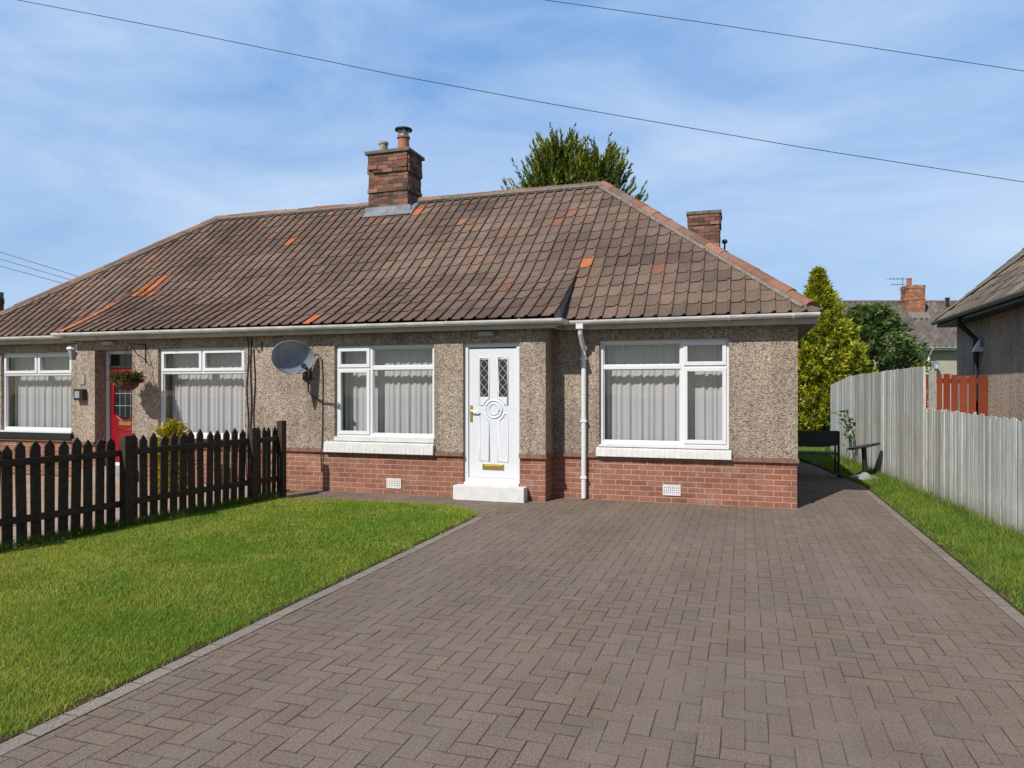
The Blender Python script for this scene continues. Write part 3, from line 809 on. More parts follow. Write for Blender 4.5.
# neighbour's two windows
x0, x1, z0, z1 = -9.56, -7.79, .80, 2.29
window(x0, x1, z0, z1, YBAY, [(x0 + .05, x1 - .05, 1.86, 1.915), (-8.70, -8.645, 1.915, z1 - .05)],
       [(x0 + .05, -8.70, 1.915, z1 - .05, 1), (-8.645, x1 - .05, 1.915, z1 - .05, 1), (x0 + .05, x1 - .05, z0 + .05, 1.86, 0)],
       (x0 - .05, x1 + .05, .665, .77, 'black'))
curtain(-9.52, -7.83, .82, 2.26, YBAY + .27, 3, 'white net curtain in the window right of the red door')
x0, x1, z0, z1 = -13.83, -12.03, .80, 2.30
window(x0, x1, z0, z1, YF, [(x0 + .05, x1 - .05, 1.86, 1.915), (-12.96, -12.90, 1.915, z1 - .05)],
       [(x0 + .05, -12.96, 1.915, z1 - .05, 1), (-12.90, x1 - .05, 1.915, z1 - .05, 1), (x0 + .05, x1 - .05, z0 + .05, 1.86, 0)],
       (x0 - .05, x1 + .05, .665, .77, 'black'))
curtain(-13.79, -12.07, .82, 2.27, YF + .27, 4, 'white net curtain in the far left window beyond the red door')

# white front door
def ring(cx, cz, r, y, a0=0, a1=2 * PI, n=24): return [(cx + r * math.cos(a0 + (a1 - a0) * q / n), y, cz + r * math.sin(a0 + (a1 - a0) * q / n)) for q in range(n + 1)]
yd = 9.94
d = MB(); d.box(-3.885, yd, .30, -3.145, yd + .045, 2.195)
door = d.build('door', 'doorwhite', house, bevel=.004)
d = MB(); bars(d, -3.95, -3.08, .235, 2.274, yd - .025, yd + .06, .062); d.build('door_frame', 'upvc', door, bevel=.004)
cxd, czd = -3.494, 1.305
d = MB(); r_ = .011
yy = yd - .001
def loop(pts): d.tube(pts + [pts[0]], r_, 6, False)
glz = [(-3.705, -3.585), (-3.415, -3.295)]
for sgn, (a, b_) in zip((-1, 1), glz):
    xi, xo = (b_, a) if sgn < 0 else (a, b_)
    # upper light moulding, cut by the central circle
    pts = [(xo - .012 * -sgn * -1, yy, 2.06), (xi, yy, 2.06)]
    arc = ring(cxd, czd, .178, yy, PI / 2 + (-.22 * sgn if False else -sgn * .43), PI / 2 - sgn * 1.22, 8)
    loop([(xo + sgn * .014, yy, 2.06), (xi - sgn * .014, yy, 2.06)] + [(xi - sgn * .014, yy, arc[0][2] + .0)] + arc + [(xo + sgn * .014, yy, arc[-1][2])])
    # lower panel
    arc = ring(cxd, czd, .178, yy, -PI / 2 + sgn * 1.22, -PI / 2 + sgn * .43, 8)
    loop([(xo + sgn * .014, yy, .545), (xo + sgn * .014, yy, arc[0][2])] + arc + [(xi - sgn * .02, yy, .545)])
d.tube(ring(cxd, czd, .128, yy), .013, 6, False); d.tube(ring(cxd, czd, .08, yy), .011, 6, False)
d.build('door_moulding', 'doorwhite', door, smooth=True)
d = MB()
for a, b_ in glz: d.box(a, yd - .004, 1.49 if True else 0, b_, yd + .002, 2.035)
gob = d.build('glazing', 'darkglass', door)
for a, b_ in glz:
    d = MB(); n = 4; wz = (2.035 - 1.49) / n; xc = (a + b_) / 2
    for q in range(n):
        za = 1.49 + q * wz
        for (p0, p1) in (((a, za + wz / 2), (xc, za)), ((xc, za), (b_, za + wz / 2)), ((a, za + wz / 2), (xc, za + wz)), ((xc, za + wz), (b_, za + wz / 2))):
            d.tube([(p0[0], yd - .006, p0[1]), (p1[0], yd - .006, p1[1])], .0045, 4)
    d.build('lead_lattice', 'leadcame', door)
d = MB(); d.box(-3.67, yd - .012, .418, -3.34, yd + .001, .50); d.box(-3.64, yd - .017, .435, -3.37, yd - .011, .483); d.build('letterbox', 'gold', door, bevel=.003)
d = MB(); d.box(-3.865, yd - .012, 1.12, -3.828, yd + .001, 1.36); d.tube([(-3.846, yd - .01, 1.28), (-3.846, yd - .05, 1.28), (-3.83, yd - .056, 1.28), (-3.73, yd - .056, 1.272)], .011, 8); d.build('handle', 'gold', door)
# red door deep in its recess
yr = YBAY + .26
d = MB(); d.box(-10.885, yr, .24, -10.19, yr + .045, 1.97); rd = d.build('door', 'reddoor', house, bevel=.004); rd['label'] = 'red panelled door'
d = MB(); bars(d, -10.955, -10.125, .225, 2.285, yr - .03, yr + .06, .06); d.build('door_frame', 'upvc', rd, bevel=.004)
d = MB(); cx_ = -10.54
top = [(-10.78, 1.88), (-10.30, 1.88)]; lowc = [(-10.30 - .48 * q / 12, 1.16 - .11 * math.sin(PI * q / 12) ** 1.5) for q in range(13)]
d.prism([(x, yr - .004, z) for x, z in [top[0]] + [top[1]] + lowc], (0, .006, 0)); d.build('glazing', 'darkglass', rd)
d = MB(); d.box(-10.885, yr + .01, 2.02, -10.19, yr + .03, 2.22); d.build('fanlight', 'darkglass', rd)
d = MB(); d.box(-10.885, yr - .02, 1.972, -10.19, yr + .05, 2.018); d.build('transom', 'black', rd)
d = MB()
d.tube([(x, yr - .003, z - .04) for x, z in lowc], .012, 6); d.tube([(-10.80, yr - .003, 1.9), (-10.80, yr - .003, 1.14)], .012, 6); d.tube([(-10.28, yr - .003, 1.9), (-10.28, yr - .003, 1.14)], .012, 6)
d.tube([(-10.82, yr - .003, .93), (-10.54, yr - .003, .84), (-10.26, yr - .003, .93)], .012, 6)
d.build('door_moulding', 'reddoor', rd, smooth=True)
d = MB()
for xx in (-10.66, -10.54, -10.42): d.tube([(xx, yr - .006, 1.1), (xx, yr - .006, 1.87)], .004, 4)
for zz in (1.3, 1.52, 1.74): d.tube([(-10.77, yr - .006, zz), (-10.31, yr - .006, zz)], .004, 4)
d.build('lead_lattice', 'leadcame', rd)
d = MB(); d.box(-10.68, yr - .012, .95, -10.40, yr + .001, 1.02); d.build('letterbox', 'gold', rd, bevel=.003)

# chimneys built brick by brick
CB = [(.24, .11, .075), (.21, .095, .065), (.17, .085, .062), (.13, .078, .06), (.28, .15, .105), (.10, .068, .055), (.24, .125, .09)]
def brickstack(mb, x0, x1, y0, y1, z0, z1, proud, h=.08, w_=.225):
    n = int(round((z1 - z0) / h)); h = (z1 - z0) / n
    for r in range(n):
        pr = proud(r / n, r)
        za, zb = z0 + r * h + .004, z0 + (r + 1) * h - .004
        for face in range(4):
            if face in (0, 2): a, b_ = x0, x1
            else: a, b_ = y0, y1
            off = (w_ / 2 if (r + face) % 2 else 0)
            u = a - off
            while u < b_ - .02:
                ua, ub = max(a, u) + .004, min(b_, u + w_) - .004
                u += w_
                if ub - ua < .03: continue
                p_ = pr(ua) if callable(pr) else pr
                p_ += rnd.uniform(-.004, .006)
                c = jit(rnd.choice(CB), .2)
                if face == 0: mb.box(ua, y0 - p_, za, ub, y0 + .06, zb, c)
                elif face == 2: mb.box(ua, y1 - .06, za, ub, y1 + p_, zb, c)
                elif face == 1: mb.box(x1 - .06, ua, za, x1 + p_, ub, zb, c)
                else: mb.box(x0 - p_, ua, za, x0 + .06, ub, zb, c)
def chimney(x0, x1, y0, y1, zb, zt, label, style):
    core = MB(); core.box(x0 + .006, y0 + .006, zb - .3, x1 - .006, y1 - .006, zt - .01)
    ch = core.build('chimney', 'mortar', house)
    st = MB(); pz = style
    brickstack(st, x0, x1, y0, y1, zb - .2, zt, pz)
    st.build('brickwork', 'chbrick', ch)
    return ch
def proud_main(f, r):
    n = 18
    if r == 8: return .028
    if r >= 15: return .02
    if r == 14: return lambda u: .03 if int(u * 9) % 3 else .05
    if r == 13: return lambda u: .035 if int(u * 9 + 20) % 2 else .004
    return 0.0
ch = chimney(-7.39, -6.50, 13.22, 13.86, 5.2, 6.42, None, proud_main)
c_ = MB(); c_.box(-7.45, 13.16, 6.42, -6.44, 13.92, 6.485, (.2, .19, .16)); c_.build('chimney_cap', 'cap', ch, bevel=.008)
c_ = MB(); c_.lathe([(.135, 0), (.13, .05), (.115, .2), (.112, .3), (.135, .305), (.135, .34)], -6.73, 13.5, 6.48, 20); c_.build('chimney_pot', 'terracotta', ch, smooth=False)
c_ = MB(); c_.lathe([(.12, 0), (.12, .03)], -6.73, 13.5, 6.82, 20)
for q in range(6):
    a = q * PI / 3; c_.tube([(-6.73 + .1 * math.cos(a), 13.5 + .1 * math.sin(a), 6.84), (-6.73 + .115 * math.cos(a), 13.5 + .115 * math.sin(a), 6.95)], .01, 5)
c_.lathe([(.09, 0), (.09, .1)], -6.73, 13.5, 6.85, 16)
c_.build('cowl', 'steel', ch)
c_ = MB(); c_.lathe([(.06, 0), (.18, .005), (.18, .03), (.1, .055), (.02, .06)], -6.73, 13.5, 6.95, 22); c_.build('cowl_lid', 'black', ch)
c_ = MB(); c_.lathe([(.09, 0), (.085, .17), (.1, .175), (.1, .22)], -7.12, 13.36, 6.48, 16); c_.build('chimney_pot', 'concrete', ch)
c_ = MB()
for (xa, xb) in ((-7.46, -6.43),):
    ya, yb2 = 13.09, 13.215
    c_.prism([(xa, ya, zmain(ya) + .05), (xa, yb2, zmain(yb2) + .05), (xa, yb2 + .0, zmain(yb2) + .16), (xa, yb2 - .012, zmain(yb2) + .16), (xa, yb2 - .012, zmain(yb2) + .07), (xa, ya, zmain(ya) + .07)], (xb - xa, 0, 0))
for q in range(4):
    ya = 13.22 + q * .09; c_.box(-6.495, ya, zmain(ya) - .02, -6.475, ya + .089, zmain(ya) + .17); c_.box(-7.415, ya, zmain(ya) - .02, -7.395, ya + .089, zmain(ya) + .17)
c_.prism([(-6.49, 13.1, zmain(13.1) + .055), (-6.36, 13.1, zmain(13.1) + .05), (-6.36, 13.5, zmain(13.5) + .05), (-6.49, 13.5, zmain(13.5) + .055)], (0, 0, .015))
c_.build('flashing', 'lead', ch)
ch = chimney(-1.17, -.52, 16.0, 16.65, 3.6, 5.36, None, lambda f, r: .02 if r > 21 else 0.0)
c_ = MB(); c_.box(-1.21, 15.96, 5.36, -.48, 16.69, 5.43); c_.build('chimney_cap', 'cap', ch, bevel=.008)
c_ = MB(); c_.tube([(-.42, 16.3, 4.3), (-.42, 16.3, 4.75)], .018, 8); c_.tube([(-.52, 16.3, 4.62), (-.42, 16.3, 4.62)], .012, 6)
c_.lathe([(.01, -.055), (.05, -.035), (.062, 0), (.05, .035), (.01, .055)], -.42, 16.3, 4.80, 12); c_.lathe([(.04, -.03), (.05, 0), (.04, .03)], -.42, 16.3, 4.55, 10); c_.build('vent_terminal', 'black', ch)

# ------------------------------------------------------------------ fittings on the house front
sd = thing('satellite_dish', (-6.60, YBAY, 2.09), 'oval grey satellite dish on the front wall between the two middle windows', 'satellite dish')
cen = Vector((-6.585, YBAY - .40, 2.085)); a_ = math.radians(61); e_ = math.radians(3)
nrm = Vector((math.sin(a_) * math.cos(e_), -math.cos(a_) * math.cos(e_), math.sin(e_)))
sx = nrm.cross(Vector((0, 0, 1))).normalized() * -1; sz = nrm.cross(sx).normalized(); sz = sz if sz.z > 0 else -sz
RW, RH = .35, .255
dm = MB()
fr = []
for (th_, off) in ((0, 0.0), (1, .004)):
    rings = []
    for q in range(9):
        t = q / 8; rings.append([cen + sx * (RW * t * math.cos(a) * 1.0) + sz * (RH * t * math.sin(a)) + nrm * (.09 * (t * t - 1) - off * 1.6) for a in [2 * PI * j / 36 for j in range(36)]])
    fr.append(rings)
for rings, flip in zip(fr, (0, 1)):
    for q in range(8):
        for j in range(36):
            j2 = (j + 1) % 36
            f_ = [rings[q][j], rings[q][j2], rings[q + 1][j2], rings[q + 1][j]]
            dm.face(f_[::-1] if flip else f_)
for j in range(36):
    j2 = (j + 1) % 36; dm.face([fr[0][8][j], fr[0][8][j2], fr[1][8][j2], fr[1][8][j]])
dm.build('reflector', 'dish', sd, smooth=True)
dm = MB(); rim = [cen + sx * (RW * math.cos(a)) + sz * (RH * math.sin(a)) for a in [2 * PI * j / 36 for j in range(37)]]
dm.tube(rim, .009, 6, False); dm.build('rim', 'dish', sd, smooth=True)
dm = MB(); foot = cen - sz * (RH * .96) - nrm * .01
tip = cen + nrm * .36 - sz * .17
dm.tube([foot, foot + nrm * .12 - sz * .01, tip], .014, 8); dm.build('feed_arm', 'greyplastic', sd)
dm = MB(); ax = (cen + sz * .03 - tip).normalized(); u_ = ax.cross(Vector((0, 0, 1))).normalized(); v_ = ax.cross(u_)
dm.lathe([(.026, -.08), (.026, .0), (.036, .005), (.036, .05), (.02, .055)], *tip, 12, ax=(u_, v_, ax)); dm.build('feed_horn', 'black', sd)
dm = MB(); bk = cen - nrm * .09
dm.tube([bk, bk - nrm * .1, Vector((bk.x - .09, YBAY - .25, 2.02)), Vector((-6.63, YBAY - .2, 1.9)), Vector((-6.60, YBAY - .03, 1.86))], .021, 8)
dm.box(-6.67, YBAY - .03, 1.74, -6.53, YBAY - .001, 1.98); dm.build('mount', 'black', sd)
cb = MB()
cb.tube([(-6.60, YBAY - .04, 1.9), (-6.50, YBAY - .02, 2.13), (-6.42, YBAY - .012, 2.16), (-6.33, YBAY - .012, 2.06), (-6.31, YBAY - .01, 1.75), (-6.315, YBAY - .01, 1.2), (-6.32, YBAY - .01, .8), (-6.33, YBAY - .03, .62), (-6.34, YBAY - .005, .3)], .008, 6)
cb.tube([(-6.60, YBAY - .02, 1.8), (-6.57, YBAY - .015, 1.55), (-6.44, YBAY - .012, 1.45), (-6.32, YBAY - .01, 1.42)], .008, 6)
tag(cb.build('dish_cable', 'cable', None, origin=(-6.32, YBAY, .3)), 'black cable looping from the satellite dish down the wall to the brickwork', 'cable')
for n_, (dx, lab, amp) in enumerate(((-7.72, 'left one of the three wall cables beside the neighbour window, close to its frame', .02), (-7.655, 'middle one of the three cables running down the wall left of the dish', .012), (-7.59, 'right one of the three wall cables, nearest the satellite dish', .016))):
    cb = MB(); pts = []
    zt = 2.44
    for q in range(13):
        z = zt - q * (2.44 - .05) / 12; pts.append((dx + amp * math.sin(q * 1.1 + n_ * 2), YBAY - (.012 if z > PL + .06 else .03), z))
    if n_ == 2: pts = [(-7.45, YBAY - .012, 2.36), (-7.44, YBAY - .02, 2.25), (-7.50, YBAY - .015, 2.2), (-7.57, YBAY - .012, 2.28)] + pts[1:]
    cb.tube(pts, .011 if n_ == 1 else .009, 6)
    tag(cb.build('wall_cable', 'cable', None, origin=(dx, YBAY, .05)), lab, 'cable', 'cables down the front wall')
def bulkhead(x, lab):
    t = thing('bulkhead_light', (x, YBAY, 2.40), lab, 'light', 'flat lights above the front doors')
    m_ = MB(); m_.box(x - .13, YBAY - .045, 2.365, x + .13, YBAY - .001, 2.445); m_.build('base', 'greyplastic', t, bevel=.01)
    m_ = MB(); m_.box(x - .11, YBAY - .085, 2.375, x + .11, YBAY - .0455, 2.435); m_.build('diffuser', 'soffit', t, bevel=.015)
bulkhead(-3.57, 'small flat light on the wall above the white door'); bulkhead(-10.6, 'small flat light on the wall above the red door')
# lantern on the left corner of the bay
t = thing('wall_lantern', (-11.375, 9.93, 2.2), 'white wall lantern under the eaves left of the red door', 'lantern')
m_ = MB(); m_.box(-11.40, 9.85, 2.26, -11.362, 9.97, 2.40); m_.tube([(-11.40, 9.91, 2.36), (-11.44, 9.88, 2.40), (-11.47, 9.86, 2.34)], .02, 8); m_.build('bracket', 'upvc', t)
m_ = MB(); m_.lathe([(.045, 0), (.085, .19)], -11.47, 9.86, 2.12, 6); m_.build('lamp_glass', M['greyplastic'], t)
m_ = MB(); m_.lathe([(.105, 0), (.08, .05), (.02, .085)], -11.47, 9.86, 2.311, 6); m_.build('lamp_top', 'upvc', t)
# number plate and box by the red door
t = MB(); t.box(-11.29, YBAY - .018, 1.68, -11.18, YBAY - .001, 1.85)
o = t.build('number_plaque', 'concrete', None, origin=(-11.23, YBAY, 1.68), bevel=.006); tag(o, 'small worn plaque on the pier left of the red door', 'plaque')
t = thing('key_box', (-11.25, YBAY, 1.42), 'dark grey box with pale front on the pier below the plaque', 'box')
m_ = MB(); m_.box(-11.36 + .02, YBAY - .10, 1.40, -11.14, YBAY - .001, 1.60); m_.build('casing', 'blackplastic', t, bevel=.012)
m_ = MB(); m_.box(-11.30, YBAY - .112, 1.44, -11.19, YBAY - .1005, 1.56); m_.build('cover', 'greyplastic', t, bevel=.004)
# hanging basket
hb = thing('hanging_basket', (-9.83, YBAY, 2.3), 'brown hanging basket with small plants beside the red door', 'hanging basket')
bc = Vector((-9.82, YBAY - .40, 1.74))
m_ = MB(); m_.lathe([(.03, -.17), (.11, -.15), (.17, -.09), (.205, 0), (.19, .0), (.18, -.02)], *bc, 24); m_.build('bowl', 'coir', hb, smooth=True)
m_ = MB(); hook = Vector((-9.82, YBAY - .40, 2.28))
for q in range(3):
    a = q * 2.1 + .5; m_.tube([bc + Vector((.195 * math.cos(a), .195 * math.sin(a), 0)), hook], .0045, 5)
m_.build('chain', 'black', hb)
m_ = MB(); m_.tube([(-9.82, YBAY - .01, 2.05), (-9.82, YBAY - .01, 2.38)], .01, 6); m_.tube([(-9.82, YBAY - .01, 2.36), (-9.82, YBAY - .42, 2.36), (-9.82, YBAY - .43, 2.33), (-9.82, YBAY - .40, 2.28)], .009, 6)
m_.tube([(-9.82, YBAY - .01, 2.1), (-9.82, YBAY - .2, 2.2), (-9.82, YBAY - .33, 2.355)], .008, 6); m_.build('bracket', 'black', hb)
def leafcloud(n, cfun, size, cols, updir=None, aspect=2.0, jitter=.25):
    """n leaves; cfun()->(pos, normal)"""
    tris = np.zeros((n, 3, 3)); cc = np.zeros((n, 3))
    for q in range(n):
        p, nr = cfun()
        d_ = Vector(nr) + Vector((rnd.gauss(0, .5), rnd.gauss(0, .5), rnd.gauss(0, .5))); d_.normalize()
        s_ = d_.cross(Vector((rnd.gauss(0, 1), rnd.gauss(0, 1), rnd.gauss(0, 1)))).normalized()
        L = size * rnd.uniform(.6, 1.3)
        a = Vector(p); tris[q] = (a - s_ * L / aspect / 2, a + s_ * L / aspect / 2, a + d_ * L)
        cc[q] = jit(rnd.choice(cols), jitter)
    return tris, cc
def f_():
    a = rnd.uniform(0, 6.28); r = .225 * math.sqrt(rnd.random()); return bc + Vector((r * math.cos(a), r * math.sin(a), rnd.uniform(-.03, .11))), Vector((math.cos(a) * .7, math.sin(a) * .7, .6))
t_, c2 = leafcloud(900, f_, .08, [(.06, .10, .02), (.10, .13, .03), (.15, .13, .03), (.25, .09, .02), (.04, .07, .02)])
leafmesh('plants', t_, c2, 'leaf', hb)

# ------------------------------------------------------------------ picket fence
FH = 1.06
fdir = Vector((.1108, 1, 0)).normalized(); fs = Vector((1, -.1108, 0)).normalized()     # fs points to the lawn
pf = thing('picket_fence', (fence_x(6.5), 6.5, 0), 'dark brown pointed picket fence between the two front gardens', 'fence')
def fp(y, off=0, z=0): return Vector((fence_x(y), y, z)) + fs * off
def slab(mb, c, along, side, z0, z1, point=0):
    """upright board centred at c: half widths along/side"""
    a = fdir * along; s_ = fs * side
    if point:
        poly = [c - a - s_ + Vector((0, 0, z0)), c + a - s_ + Vector((0, 0, z0)), c + a - s_ + Vector((0, 0, z1 - point)), c - s_ + Vector((0, 0, z1)), c - a - s_ + Vector((0, 0, z1 - point))]
    else:
        poly = [c - a - s_ + Vector((0, 0, z0)), c + a - s_ + Vector((0, 0, z0)), c + a - s_ + Vector((0, 0, z1)), c - a - s_ + Vector((0, 0, z1))]
    mb.prism(poly, s_ * 2)
posts = [(4.60, 1.05), (6.57, 1.06), (8.54, 1.05), (9.12, 1.13)]
for y, h in posts:
    m_ = MB(); slab(m_, fp(y, .02), .05, .05, -.05, h); m_.build('post', 'fencebrown', pf, bevel=.006)
base = None
ys = []
for (ya, yb2, n) in ((4.60, 6.57, 14), (6.57, 8.54, 14), (8.54, 9.12, 6)):
    for q in range(1, n): ys.append((ya + (yb2 - ya) * q / n))
for y in ys:
    c0 = fp(y, -.045)
    if base is None:
        m_ = MB(); slab(m_, c0, .051, .010, .02, FH, .07)
        base = m_.build('picket', 'fencebrown', pf, origin=c0); ob = base
    else:
        ob = base.copy(); col.objects.link(ob)
    ob.location = c0 - ORIG[pf.name] + Vector((rnd.uniform(-.004, .004), 0, rnd.uniform(-.025, .02)))
    if y > 8.54: ob.scale = (1, .66, 1)
    ob.rotation_euler = (rnd.gauss(0, .012), rnd.gauss(0, .01), rnd.gauss(0, .03))
for (ya, yb2) in ((4.60, 6.57), (6.57, 8.54), (8.54, 9.12)):
    for z in (.28, .86):
        m_ = MB(); a = fp(ya + .05, -.012, z); b_ = fp(yb2 - .05, -.012, z + rnd.uniform(-.01, .01))
        s_ = fs * .02
        m_.prism([a - s_ - Vector((0, 0, .036)), a + s_ - Vector((0, 0, .036)), a + s_ + Vector((0, 0, .036)), a - s_ + Vector((0, 0, .036))], b_ - a)
        m_.build('rail', 'fencebrown', pf, bevel=.004)

# ------------------------------------------------------------------ grey timber fences
WC = [(.56, .575, .545), (.62, .635, .605), (.50, .51, .475), (.58, .595, .575), (.46, .455, .41), (.66, .675, .65)]
def timber(name, y0, y1, hfun, label, seed, wlo=.07, whi=.1, wob=.02, xoff=0.0):
    r = random.Random(seed)
    th = thing(name, (rf_x(y0) + xoff, y0, 0), label, 'fence')
    m_ = MB(); y = y0; i_ = 0
    while y < y1:
        w_ = r.uniform(wlo, whi); g_ = r.choice([.002, .003, .004, .005, .008])
        ya, yb2 = y, min(y + w_, y1); h = hfun((ya + yb2) / 2) + r.uniform(-wob, wob)
        dp_ = r.uniform(-.0025, .0025); tl_ = r.gauss(0, .006)
        xa, xb = rf_x(ya) + xoff - dp_, rf_x(yb2) + xoff - dp_ - r.uniform(-.002, .002)
        m_.prism([(xa - .011, ya, -.02), (xb - .011, yb2, -.02), (xb - .011, yb2 + tl_, h), (xa - .011, ya + tl_, h + r.uniform(-.008, .008))], (.011, 0, 0), jit(r.choice(WC), .2))
        y += w_ + g_; i_ += 1
    m_.build('boards', 'wood', th)
    for f in (.16, .80):
        rb = MB(); n = 6
        pa = [(rf_x(y0 + (y1 - y0) * q / n) + xoff + .03, y0 + (y1 - y0) * q / n, hfun(y0 + (y1 - y0) * q / n) * f) for q in range(n + 1)]
        for a, b_ in zip(pa, pa[1:]): rb.box(a[0] - .022, a[1], a[2] - .04, a[0] + .03, b_[1], a[2] + .04, (.4, .37, .31))
        rb.build('rail', 'wood', th)
    y = y0 + .9
    while y < y1 - .5:
        pb_ = MB(); pb_.box(rf_x(y) + xoff + .065, y - .045, -.03, rf_x(y) + xoff + .155, y + .045, hfun(y) - .05, (.42, .39, .33)); pb_.build('post', 'wood', th)
        y += 1.9
    return th
timber('board_fence', 4.6, 11.95, lambda y: 1.29 + .02 * math.sin(y * 1.3), 'lower weathered grey board fence nearest the camera on the right', 3, .036, .072, .02)
th = timber('board_fence', 12.07, 18.9, lambda y: 1.93 - max(0, y - 13) * .014 - max(0, y - 16.85) * .075, 'taller pale grey board fence beyond the low one, in front of the bushes', 4, .07, .115, .006)
pb_ = MB(); pb_.box(rf_x(12.0) - .012, 12.0, -.02, rf_x(12.0) + .022, 12.06, 1.94, (.56, .54, .49)); pb_.build('post', 'wood', th)

# ------------------------------------------------------------------ red fence between the low fence and the neighbour
t = thing('red_fence', (3.2, 14.7, 0), 'rust red slatted fence panel beside the neighbour house wall', 'fence')
xs = 2.98
y_ = 14.7
first = True
slats = [(3.295, 3.375, 1.86), (3.398, 3.50, 1.86), (3.522, 3.622, 1.85), (3.66, 3.765, 1.85), (3.80, 3.90, 1.85), (3.94, 4.08, 1.84)]
for a, b_, h in [(2.60, 2.76, 1.88), (2.80, 2.95, 1.87), (2.99, 3.14, 1.87)] + slats:
    m_ = MB(); m_.box(a, y_ + rnd.uniform(-.004, .004), .06, b_, y_ + .022, h + rnd.uniform(-.015, .012), jit((.20, .038, .012), .2)); m_.build('slat', 'redwood', t, origin=((a + b_) / 2, y_, .06))
for z in (.4, 1.7): m_ = MB(); m_.box(2.6, y_ + .028, z, 4.08, y_ + .07, z + .09, (.2, .035, .02)); m_.build('rail', 'redwood', t)
m_ = MB(); m_.box(3.155, y_ - .02, 0, 3.282, y_ + .02, 1.93); o = m_.build('post', 'concrete', t, bevel=.006); o['label'] = 'grey concrete post'

# ------------------------------------------------------------------ neighbour's house on the right
nx, ny, nz_ = 4.10, 16.72, 2.90
nh = thing('neighbour_house', (8, 12, 0), 'brown roughcast house with dark eaves at the right edge', 'house')
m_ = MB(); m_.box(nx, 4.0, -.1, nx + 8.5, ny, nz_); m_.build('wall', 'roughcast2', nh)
ex, ey, ez, s_n = 3.80, 17.02, 3.02, .89
hw = 4.55
m_ = MB(); pts = [(ex, 3.7, ez - .05), (ex + 2 * hw, 3.7, ez - .05), (ex + 2 * hw, ey, ez - .05), (ex, ey, ez - .05), (ex + hw, 3.7 + hw, ez + hw * s_n - .05), (ex + hw, ey - hw, ez + hw * s_n - .05)]
m_.v += pts; m_.f += [(0, 1, 4), (1, 2, 5, 4), (2, 3, 5), (3, 0, 4, 5), (3, 2, 1, 0)]; m_.c += [(1, 1, 1)] * 5
nro = m_.build('roof', 'underlay', nh)
NTC = [(.165, .135, .105), (.145, .118, .094), (.19, .155, .12), (.125, .105, .086)]
m_ = MB(); n = 17
rws = [((hw * a / n, ez + hw * s_n * (1 - a / n)), (hw * (a + 1) / n, ez + hw * s_n * (1 - (a + 1) / n))) for a in range(n)]
tile_rows(m_, 3.7, int((ey - 3.7) / .3) + 1, .3, rws, lambda u, o, z: (ex + hw - o, u, z), lambda r, c, u: jit(rnd.choice(NTC), .15), prof=[(0, .01), (.1, 0), (.45, 0), (.55, .014), (.65, 0), (.95, 0), (1, .008)], lap=.02)
m_.build('roof_tiles', 'tile', nro, cut=[((ex, ey, 0), (-1, 1, 0)), ((ex, 3.7, 0), (-1, -1, 0))])
rt = MB(); mo = MB()
capping((ex + hw, ey - hw, ez + hw * s_n + .02), (ex - .02, ey + .02, ez + .03), .09, .4, (.16, .13, .105)); rt.c = [(.16, .135, .11)] * len(rt.c); rt.build('ridge_tiles', 'ridge', nro)
m_ = MB(); m_.box(ex - .0, 3.7, nz_ - .02, nx + .1, ey, nz_ + .01); m_.box(ex + .01, 3.7, nz_ + .01, ex + .03, ey - .01, ez - .02); m_.box(nx + .1, ny - .1, nz_ - .02, nx + 8, ey, nz_ + .008); m_.build('soffit', 'black', nh)
gu = MB(); gutter([(ex - .06, ey + .05, ez - .03), (ex - .06, 4.0, ez - .03)]) if False else gutter([(ex - .06, ey + .0, ez - .03), (ex - .06, 4.0, ez - .03)])
o = gu.build('gutter', M['greyplastic'], nh)
m_ = MB(); py_ = 15.25
m_.tube([(ex - .05, py_, ez - .08), (ex - .03, py_, ez - .2), (nx - .06, py_ - .02, ez - .5), (nx - .06, py_ - .02, .1)], .045, 10); m_.build('downpipe', 'black', nh)
m_ = MB(); m_.box(nx - .05, 15.0, 2.28, nx - .002, 15.12, 2.36); m_.prism([(nx - .05, 15.0, 2.28), (nx - .16, 15.0, 2.28), (nx - .05, 15.0, 2.5)], (0, .12, 0)); m_.build('vent_cowl', 'upvc', nh)

# ------------------------------------------------------------------ far house
D = 36.0
fc = F * D + R * (D * .539)
fh = thing('far_house', (fc.x, fc.y, 0), 'pale house with brown tiled roof behind the bushes', 'house', rotz=YAW)
ORIG[fh.name] = Vector((0, 0, 0))        # its parts are modelled in its own axes
m_ = MB(); m_.box(-9, 0, -.1, 1.42, 7.5, 3.75); m_.build('wall', 'cream', fh)
m_ = MB(); m_.box(1.421, .02, -.1, 9, 7.48, 3.74); o = m_.build('wall', 'beige', fh); o['label'] = 'beige rendered wall'
ezf, erz = 3.70, 6.38
m_ = MB(); m_.prism([(-9.3, -.35, ezf - .06), (-9.3, 7.85, ezf - .06), (-9.3, 3.75, erz - .06)], (18.6, 0, 0)); fro = m_.build('roof', 'underlay', fh)
FTC = [(.145, .122, .108), (.132, .112, .10), (.16, .132, .115), (.12, .104, .094)]
m_ = MB(); n = 13; a0, b0 = (3.75, erz), (-.4, ezf)
rws = [(lerp(a0, b0, a / n), lerp(a0, b0, (a + 1) / n)) for a in range(n)]
tile_rows(m_, -9.3, 62, .3, rws, lambda u, o, z: (u, o, z), lambda r, c, u: jit(rnd.choice(FTC), .2), prof=[(0, .0), (.25, -.03), (.5, -.02), (.68, .06), (.85, .075), (1, .03)], thick=.02, lap=.05)
m_.build('roof_tiles', 'tile', fro)
